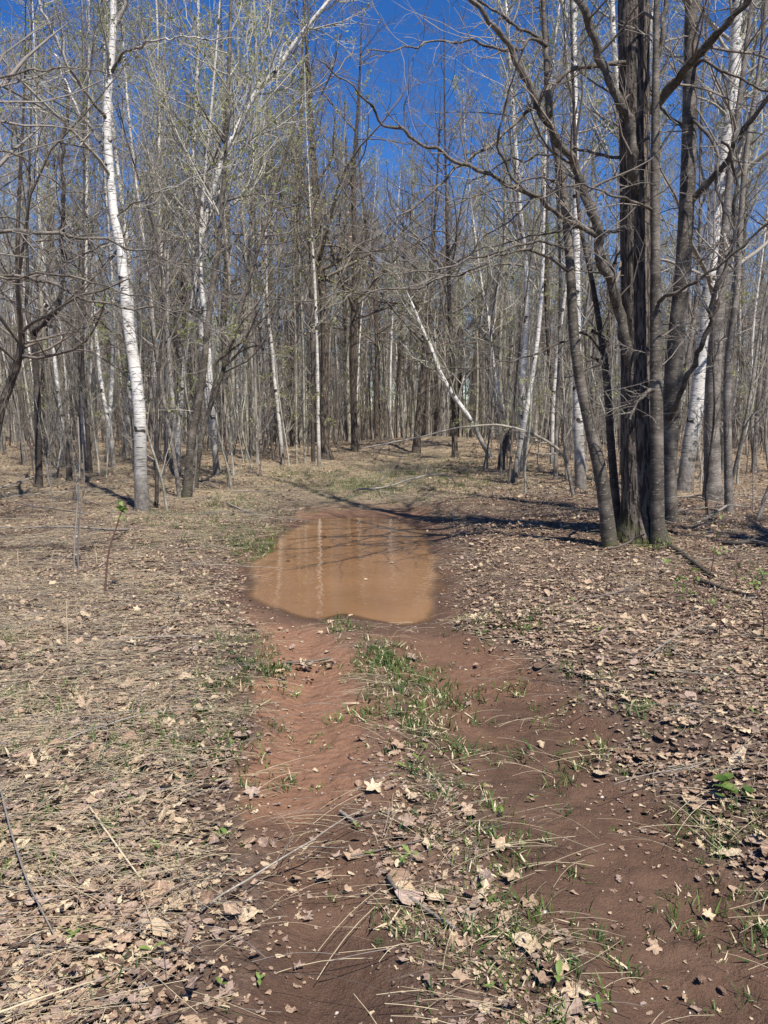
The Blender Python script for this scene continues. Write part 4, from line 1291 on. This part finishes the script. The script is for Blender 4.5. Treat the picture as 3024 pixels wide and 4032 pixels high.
# flattened dry grass, mostly left of the track
STRAWC = bpy.data.collections.new('straw_kinds')
for v in range(8):
    m = 5
    L = rng.uniform(.10, .36, m)
    ang = rng.normal(0, .35, m)
    t = np.linspace(0, 1, 5)
    c = rng.uniform(-.25, .25, m)
    P = np.stack([np.cos(ang)[:, None] * L[:, None] * t + rng.normal(0, .14, m)[:, None], np.sin(ang)[:, None] * L[:, None] * t + (c * L)[:, None] * (t ** 2) + rng.normal(0, .09, m)[:, None], .012 + .02 * rng.uniform(0, 1, m)[:, None] * np.sin(t * 3.1)], -1)
    me = quadmesh('dry_straw', [tubes(P, np.full((m, 5), .0010) * rng.uniform(.7, 1.4, (m, 1)), 3)], [M[['straw', 'straw', 'twig', 'straw', 'twig_brown', 'straw', 'straw', 'twig'][v]]])
    STRAWC.objects.link(bpy.data.objects.new('dry_straw', me))
def straw_d(a, b):
    o, st, far, gone = track_fields(a, b)
    mid = (np.interp(b, *SL) + np.interp(b, *SR)) / 2
    left = (a < mid) * (o > .15)
    return np.clip(left * (.35 + .65 * sstep(-.2, .4, fbm(a * 1.1 + 5, b * 1.1, 3))) + .16 * (o > .0) + .12 * (st > 0) + .02, 0, 1) * (poly_sd(a, b, POOL) > 0) + .8 * (b > 12.3) * (o < .4)
x, y = sample_field(52000, 1.0, 30, 1.1, straw_d)
n = len(x)
rz = np.where(rng.uniform(size=n) < .7, rng.normal(.25, .35, n) + np.where(rng.uniform(size=n) < .5, math.pi, 0), rng.uniform(0, 6.28, n))
scatter('dry_grass', STRAWC, np.stack([x, y, hz(x, y) + rng.uniform(.004, .022, n)], 1), np.stack([rng.normal(0, .04, n), rng.normal(0, .06, n), rz], 1), rng.uniform(.3, 1.05, n), rng.integers(0, 8, n))

# crumbs of stone and leaf on the mud
PEBC = bpy.data.collections.new('pebble_kinds')
for v in range(5):
    a = np.linspace(0, 2 * math.pi, 8)[:-1]
    ring = [(math.cos(t) * random.uniform(.75, 1.1), math.sin(t) * random.uniform(.55, .9), 0) for t in a]
    up = [(p[0] * .6, p[1] * .6, random.uniform(.38, .55)) for p in ring]
    vs = ring + up + [(0, 0, .6)]
    fs = [(i, (i + 1) % 7, 7 + (i + 1) % 7, 7 + i) for i in range(7)] + [(7 + i, 7 + (i + 1) % 7, 14) for i in range(7)]
    me = bpy.data.meshes.new('pebble')
    me.from_pydata(vs, [], fs)
    me.materials.append(M['stone'] if v < 3 else M['leaf_tan'])
    PEBC.objects.link(bpy.data.objects.new('pebble', me))
x, y = sample_field(3600, 1.2, 11.5, 1.0, lambda a, b: (track_fields(a, b)[0] < -.05) * (poly_sd(a, b, POOL) > .03) * .8, .5, 0)
n = len(x)
scatter('pebbles', PEBC, np.stack([x, y, hz(x, y)], 1), np.stack([np.zeros(n), np.zeros(n), rng.uniform(0, 6.28, n)], 1), np.exp(rng.normal(-5.7, .45, n)), rng.integers(0, 5, n))

# ------------------------------------------------------------------ small plants, twigs, fallen wood
def seedling_mesh(nl, size, h):
    parts = []
    for k in range(nl):
        a = k * 6.28 / nl + rng.uniform(-.5, .5)
        out = np.array([math.cos(a), math.sin(a), 0])
        side = np.array([-math.sin(a), math.cos(a), 0])
        L = size * rng.uniform(.75, 1.2)
        t = np.linspace(0, 1, 6)
        rise = rng.uniform(.5, 1.2)
        c = out * (L * t ** 1.2)[:, None] + np.array([0, 0, 1.]) * (h * .35 + L * rise * t - L * .55 * t ** 2)[:, None]
        w = L * .22 * np.sin(np.clip(t * 2.9 + .12, 0, math.pi)) + .001
        cup = np.array([0, 0, .25])
        V = np.stack([c - side * w[:, None] + cup * w[:, None], c, c + side * w[:, None] + cup * w[:, None]], 1)
        idx = np.arange(18).reshape(6, 3)
        Fq = np.concatenate([np.stack([idx[:-1, j], idx[:-1, j + 1], idx[1:, j + 1], idx[1:, j]], -1) for j in (0, 1)])
        parts.append((V, Fq, None, 0))
    st = np.stack([np.zeros(3), np.zeros(3), np.linspace(-.01, h * .4, 3)], 1)
    parts.append(tubes(st[None], np.full((1, 3), .002), 4))
    return quadmesh('seedling', parts, [M['seedling']])
SEED = [seedling_mesh(int(k), s, h) for k, s, h in [(2, .06, .05), (3, .055, .05), (2, .08, .06), (4, .045, .04)]]
seed_px = [(905, 1655), (865, 1665), (855, 1690), (1010, 1660), (1045, 1690), (800, 1850), (885, 1860), (870, 1870), (1085, 1760), (1130, 1830), (770, 1790), (1060, 1960), (950, 1640), (920, 1620),
           (490, 1820), (475, 1815), (240, 1855), (335, 1855), (140, 2050), (160, 2070), (330, 2100), (560, 2130), (480, 2160), (370, 1730), (330, 1900), (1395, 1480), (1290, 1400), (1335, 1395), (1360, 1390), (1440, 1430), (1450, 1450), (1310, 1420), (1575, 1500), (1640, 1500), (1625, 1590), (1540, 1510), (1330, 1560), (1520, 1540), (1235, 1330), (1160, 1290), (560, 1595), (500, 1620), (1205, 2140), (1290, 2190), (1150, 1720), (1060, 2150)]
seed_items = []
for k, (a, b) in enumerate(seed_px):
    g = gp(a, b)
    w = spot(g[0], g[1])
    o = tag(link('seedling', SEED[k % 4], None, (g[0], g[1], float(hz(g[0], g[1])) + .01)), None, 'seedling')
    seed_items.append((o, ['two leaved', 'three leaved', 'large two leaved', 'four leaved'][k % 4] + ' green seedling', w, 'green seedlings in the litter'))
    o.rotation_euler = (0, 0, rng.uniform(0, 6.28))
    q = rng.uniform(.32, .6)
    o.scale = (q, q, q)
unique_labels(seed_items)
# round-leaved plant on the right
g = gp(1566, 1752)
root = tag(link('clover_plant', None, None, (g[0], g[1], float(hz(g[0], g[1])))), 'low dark green round leaved plant in the litter at the lower right', 'plant')
for k in range(17):
    a, r = rng.uniform(0, 6.28), rng.uniform(.01, .085)
    c = np.array([math.cos(a) * r, math.sin(a) * r, rng.uniform(.035, .06)])
    th = np.linspace(0, 2 * math.pi, 9)[:-1]
    ring = [(c[0] + .021 * math.cos(t), c[1] + .021 * math.sin(t), c[2] + .005 + .006 * math.sin(t + a)) for t in th]
    me = bpy.data.meshes.new('leaf')
    me.from_pydata([tuple(c)] + ring, [], [(0, 1 + i, 1 + (i + 1) % 8) for i in range(8)])
    me.materials.append(M['grass'])
    link('leaf', me, root)

def stick(name, label, cat, pts, w0, w1, mat, lift=.0, children=0, Y=None, clen=.5, group=None, part='branch', sides=7):
    """fallen wood or a stem given by photograph pixels; (x, y) on the ground, (x, y, height) above it, or at depth Y"""
    W = []
    for p in pts:
        if Y is not None:
            W.append(px(p[0], p[1], Y + (p[2] if len(p) > 2 else 0)))
        else:
            h = p[2] if len(p) > 2 else lift
            q = gp(p[0], p[1], h)
            for _ in range(3):
                q = gp(p[0], p[1], float(hz(q[0], q[1])) + h)
            W.append(q)
    W = np.array(W)
    r = np.linspace(pxw(w0, W[0]) / 2, pxw(w1, W[-1]) / 2, len(W))
    P, R = resample(W, max(12, len(W) * 4), r)
    P = P + rng.normal(0, .15, P.shape) * R[:, None]
    b = P[0].copy()
    if not children:
        o = link(name, quadmesh(name, [tubes((P - b)[None], R[None], sides)], [M[mat]]), None, b)
        return tag(o, label, cat, group)
    root = tag(link(name, None, None, b), label, cat, group)
    link(part, quadmesh(part, [tubes((P - b)[None], R[None], sides)], [M[mat]]), root)
    a = spawn((P - b)[None], R[None], children, .1, .97, 48, lambda t, pl: clen * (1.15 - t * .6), 6, .13, .03, .5, .0025, .0015)
    c = spawn(*a, 3, .2, .95, 45, lambda t, pl: pl * .4, 4, .13, .02, .6, .002, .0013)
    tag(link('twigs', quadmesh('twigs', [tubes(*a, 4), tubes(*c, 3)], [M['twig'] if mat != 'twig_red' else M['twig_red']]), root), kind='stuff')
    return root
stick('bent_sapling', 'long grey sapling bent over in an arch above the far track, tip towards the left', 'sapling',
      [(1226, 1035, 0), (1220, 990, 0), (1187, 957, -.1), (1141, 934, -.2), (1094, 921, -.3), (1058, 918, -.3), (985, 925, -.4), (912, 943, -.5), (840, 957, -.6), (781, 968, -.7)], 8, 2, 'dead_wood', children=16, Y=14.8, clen=.6, part='stem')
stick('fallen_branch', 'pale bare branch lying beside the far end of the puddle', 'branch', [(770, 1058, -.3), (832, 1052, -.2), (898, 1032, 0), (949, 1024, .1), (974, 1030, .2), (985, 1048, .3)], 4.5, 2.5, 'dead_wood', children=7, clen=.5, Y=12.9)
stick('fallen_branch', 'thin dark twig slanting up from the grass at the far end of the track', 'branch', [(808, 1052, 0), (830, 1032, .1), (850, 1010, .2), (866, 990, .3)], 3, 1.5, 'twig_brown', children=5, clen=.5, Y=13.2)
stick('fallen_branch', 'thin pale stick lying in the litter left of the far end of the puddle', 'branch', [(490, 1086, .03), (530, 1104, .03), (570, 1114, .02)], 4, 2.5, 'dead_wood')
stick('fallen_log', 'pale barkless fallen branch propped beside the tall straight stem on the right', 'log', [(1424, 1150, 0), (1484, 1137, .2), (1527, 1119, .4), (1570, 1092, .6)], 7, 5, 'dead_wood', children=6, clen=.6, Y=9.15)
stick('fallen_log', 'dark rotten log reaching right from the foot of the slender front stem', 'log', [(1448, 1180, .03), (1480, 1200, .03), (1512, 1226, .03), (1540, 1245, .03)], 12, 8, 'rotten')
stick('fallen_log', 'dark fallen branch lying in the litter near the right edge', 'log', [(1500, 1252, .03), (1540, 1262, .04), (1580, 1276, .03), (1640, 1290, .03)], 9, 6, 'rotten', children=5, clen=.4)
stick('fallen_log', 'blackish fallen limb at the right edge behind the rotten log', 'log', [(1560, 1172, .05), (1600, 1172, .06), (1640, 1164, .08), (1700, 1150, .1)], 10, 7, 'rotten', children=6, clen=.5)
stick('fallen_log', 'grey leaning pole at the far right edge of the picture', 'log', [(1630, 1145, 0), (1645, 1100, .1), (1658, 1060, .2), (1690, 990, .3)], 10, 6, 'maple', Y=9.6)
stick('fallen_branch', 'thin dark branch lying before the clump of stems on the right', 'branch', [(1312, 1185, .04), (1345, 1178, .06), (1372, 1163, .12), (1390, 1155, .2)], 5, 4, 'twig_brown')
stick('fallen_branch', 'long thin dark branch in the litter below the clump', 'branch', [(1255, 1293, .03), (1330, 1280, .03), (1400, 1253, .04), (1440, 1236, .05)], 4, 2, 'twig_brown', children=5, clen=.3)
stick('fallen_branch', 'knobbly grey stick on the grassy strip near the bottom', 'branch', [(838, 1892, .02), (852, 1915, .03), (880, 1935, .025), (930, 1970, .02), (985, 2005, .02)], 9, 7, 'maple')
stick('fallen_branch', 'short peeled stick beside the left rut', 'branch', [(735, 1752, .02), (752, 1765, .02), (772, 1776, .02)], 8, 6, 'dead_wood')
stick('fallen_branch', 'long thin grey stem curving down the lower left edge', 'branch', [(0, 1700, .05), (25, 1800, .05), (60, 1905, .05), (95, 1975, .04), (122, 2030, .03)], 4.5, 3, 'twig')
stick('fallen_branch', 'straight tan stalk lying across the litter at the lower left', 'branch', [(195, 1745, .04), (240, 1810, .04), (290, 1880, .03), (314, 1905, .02)], 4.5, 3.5, 'straw')
stick('fallen_branch', 'brown twig lying right of the tan stalk at the lower left', 'branch', [(255, 1835, .03), (330, 1860, .03), (380, 1895, .02), (415, 1910, .02)], 4, 2.5, 'twig_brown')
stick('fallen_branch', 'pale stalk lying across the bottom left corner', 'branch', [(-10, 2190, .05), (60, 2165, .06), (120, 2145, .05), (200, 2120, .03)], 5, 3.5, 'straw')
# leafy stick that dams the left rut
stick('fallen_branch', 'leafy dark stick lying across the left rut before the puddle', 'branch', [(608, 1432, .02), (640, 1430, .025), (680, 1427, .025), (714, 1420, .02)], 6, 4, 'twig_brown')
caught = []
for k in range(16):
    g = gp(rng.uniform(612, 716), rng.uniform(1419, 1433))
    o = tag(link('fallen_leaf', LEAF[cols[k % 4]][k % 9], None, (g[0], g[1], float(hz(g[0], g[1])) + .02)), None, 'leaf')
    caught.append((o, 'crumpled ' + colname[cols[k % 4]] + ' leaf', 'caught on the leafy stick across the left rut', 'leaves caught on the leafy stick'))
    o.rotation_euler = (rng.normal(0, .6), rng.normal(0, .6), rng.uniform(0, 6))
    q = rng.uniform(.05, .085)
    o.scale = (q, q, q)
unique_labels(caught)
# stems and stalks on the left
def stem_plant(name, label, cat, pts, w0, w1, mat, bud=None, Y=None):
    o = stick(name, label, cat, pts, w0, w1, mat, children=0, Y=Y)
    if bud:
        tip = np.array(px(*pts[-1][:2], Y)) - np.array(o.location)
        P = np.stack([tip + rng.normal(0, .004, 3) + np.array([0, 0, t]) for t in np.linspace(-.07, .02, 4)])
        link('young_leaves', quadmesh('young_leaves', [bud_quads(P[None], bud, .05, 0)], [M['seedling']], False), o)
    return o
g = gp(225, 1298)
stem_plant('sapling', 'dark leafless stem with one green bud at its tip on the left', 'sapling', [(225, 1300), (228, 1260), (233, 1206), (241, 1170), (251, 1141), (264, 1100)], 5, 3, 'twig_red', 26, g[1])
g = gp(161, 1240)
stem_plant('sapling', 'pale bare sapling stem standing left of the budding dark stem', 'sapling', [(160, 1240), (161, 1190), (164, 1130), (170, 1060), (172, 990), (168, 900)], 4.5, 2.5, 'twig', None, g[1])
stem_plant('sapling', 'second pale sapling stem rising close beside the first', 'sapling', [(170, 1240), (168, 1190), (172, 1120), (182, 1040), (178, 960)], 4, 2, 'twig', None, g[1] + .05)
g = gp(145, 1428)
stem_plant('dry_stalk', 'single upright straw coloured stalk in the litter on the left', 'stalk', [(145, 1430), (145, 1380), (144, 1330), (144, 1297)], 3.2, 2.4, 'straw', None, g[1])
for k, (a, b, c, d) in enumerate([(107, 1228, 117, 1187), (211, 1229, 206, 1188), (40, 1230, 38, 1190), (250, 1390, 275, 1330), (120, 1370, 100, 1340)]):
    g = gp(a, b)
    stem_plant('dry_stalk', ['straw stalk leaning right, second from the left edge', 'straw stalk beside the dark budding stem', 'short straw stalk nearest the left edge', 'tallest leaning straw stalk left of the puddle', 'straw stalk leaning left near the lone upright stalk'][k], 'stalk', [(a, b), ((a + c) / 2, (b + d) / 2), (c, d)], 2.4, 1.8, 'straw', None, g[1])['group'] = 'short straw stalks left of the track'
# shrubs with reddish stems in new leaf on the right
shrubs = [('reddish shrub with fresh green leaf tips near the right edge', [[(1552, 1425), (1553, 1330), (1575, 1290), (1595, 1250), (1605, 1215)], [(1553, 1350), (1530, 1300), (1500, 1260), (1470, 1225)], [(1555, 1340), (1600, 1300), (1640, 1250)]]),
          ('small twiggy shrub in leaf just before the slender front stem', [[(1410, 1222), (1400, 1195), (1398, 1175)], [(1412, 1222), (1420, 1195), (1425, 1180)], [(1450, 1240), (1448, 1210), (1440, 1185)]]),
          ('arching brown shrub stems right of the rotten log', [[(1520, 1345), (1515, 1290), (1490, 1265), (1440, 1260)], [(1525, 1345), (1500, 1300), (1485, 1270)], [(1520, 1350), (1540, 1300), (1550, 1200), (1555, 1130)]]),
          ('low budding shrub at the right edge above the round leaved plant', [[(1645, 1420), (1640, 1330), (1635, 1270), (1625, 1250)], [(1645, 1410), (1655, 1340), (1659, 1290)]])]
for lab, stems in shrubs:
    g = gp(*stems[0][0])
    root = tag(link('shrub', None, None, (g[0], g[1], float(hz(g[0], g[1])))), lab, 'shrub')
    b = np.array(root.location)
    for st in stems:
        W = np.array([px(x, y, g[1]) for x, y in st]) - b
        W[1:, 1] += rng.normal(0, .08, len(W) - 1)
        P, R = resample(W, 14, np.linspace(.0045, .0018, len(W)))
        link('stem', quadmesh('stem', [tubes(P[None], R[None], 5)], [M['twig_red']]), root)
        a = spawn(P[None], R[None], 6, .35, .98, 45, lambda t, pl: .22 * (1.2 - t * .7), 5, .12, .08, .6, .0018, .0012)
        tag(link('twigs', quadmesh('twigs', [tubes(*a, 3)], [M['twig_red']]), root), kind='stuff')
        tag(link('young_leaves', quadmesh('young_leaves', [bud_quads(np.concatenate([a[0], P[None, -5:]]) if a[0].shape[1] == 5 else a[0], 3, .035, 0)], [M['seedling']], False), root), kind='stuff')
# twigs on the ground
TW = []
for v in range(6):
    P = np.zeros((1, 9, 3))
    L = 1.
    d = np.array([1., 0, 0])
    for q in range(1, 9):
        d = norm(d + rng.normal(0, .16, 3) * np.array([1, 1, .25]))
        P[0, q] = P[0, q - 1] + d * L / 8
    R = np.linspace(.008, .003, 9)[None]
    a = spawn(P, R, 3, .3, .9, 40, lambda t, pl: .3 + 0 * t, 5, .1, 0, .6, .002, .002, .8)
    TW.append(quadmesh('fallen_twig', [tubes(P, R, 5), tubes(*a, 3)], [M[['twig', 'twig_brown', 'dead_wood'][v % 3]]]))
x, y = sample_field(900, 1.4, 16, 1.0, lambda a, b: .25 * (track_fields(a, b)[0] > .1) + .05 * (track_fields(a, b)[0] < 0), .5, 0)
ok = poly_sd(x, y, POOL) > .2
twig_items = []
for k, (a, b) in enumerate(list(zip(x[ok], y[ok]))[:110]):
    w = spot(a, b)
    v = k % 6
    cn = ['grey', 'brown', 'pale weathered'][v % 3]
    o = tag(link('fallen_twig', TW[v], None, (a, b, float(hz(a, b)) + .022)), None, 'twig')
    twig_items.append((o, f'{cn} fallen twig', w, 'fallen twigs'))
    o.rotation_euler = (rng.uniform(0, 6.28), rng.normal(0, .05), rng.uniform(0, 6.28))
    q = rng.uniform(.25, .7) * (1 + b * .05)
    o.scale = (q, q * .7, q * .7)
unique_labels(twig_items)
edge_items = []
for k in range(44):
    a, b = (rng.uniform(-7.5, -2.6), rng.uniform(9.3, 14)) if k % 2 else (rng.uniform(3.4, 7.2), rng.uniform(7.2, 13.5))
    v = k % 6
    o = tag(link('fallen_branch', TW[v], None, (a, b, float(hz(a, b)) + .04)), None, 'branch')
    edge_items.append((o, ['grey', 'brown', 'pale weathered'][v % 3] + ' fallen branch', 'at the ' + ('left' if a < 0 else 'right') + ' wood edge', 'fallen branches at the wood edge'))
    o.rotation_euler = (rng.uniform(-.4, .4), rng.normal(-.04, .10), rng.uniform(0, 6.28))
    q = rng.uniform(.9, 2.2)
    o.scale = (q, q, q)
unique_labels(edge_items)

tot = sum(len(m.polygons) * 2 for m in bpy.data.meshes)
print('triangles about', tot, 'objects', len(COL.objects))
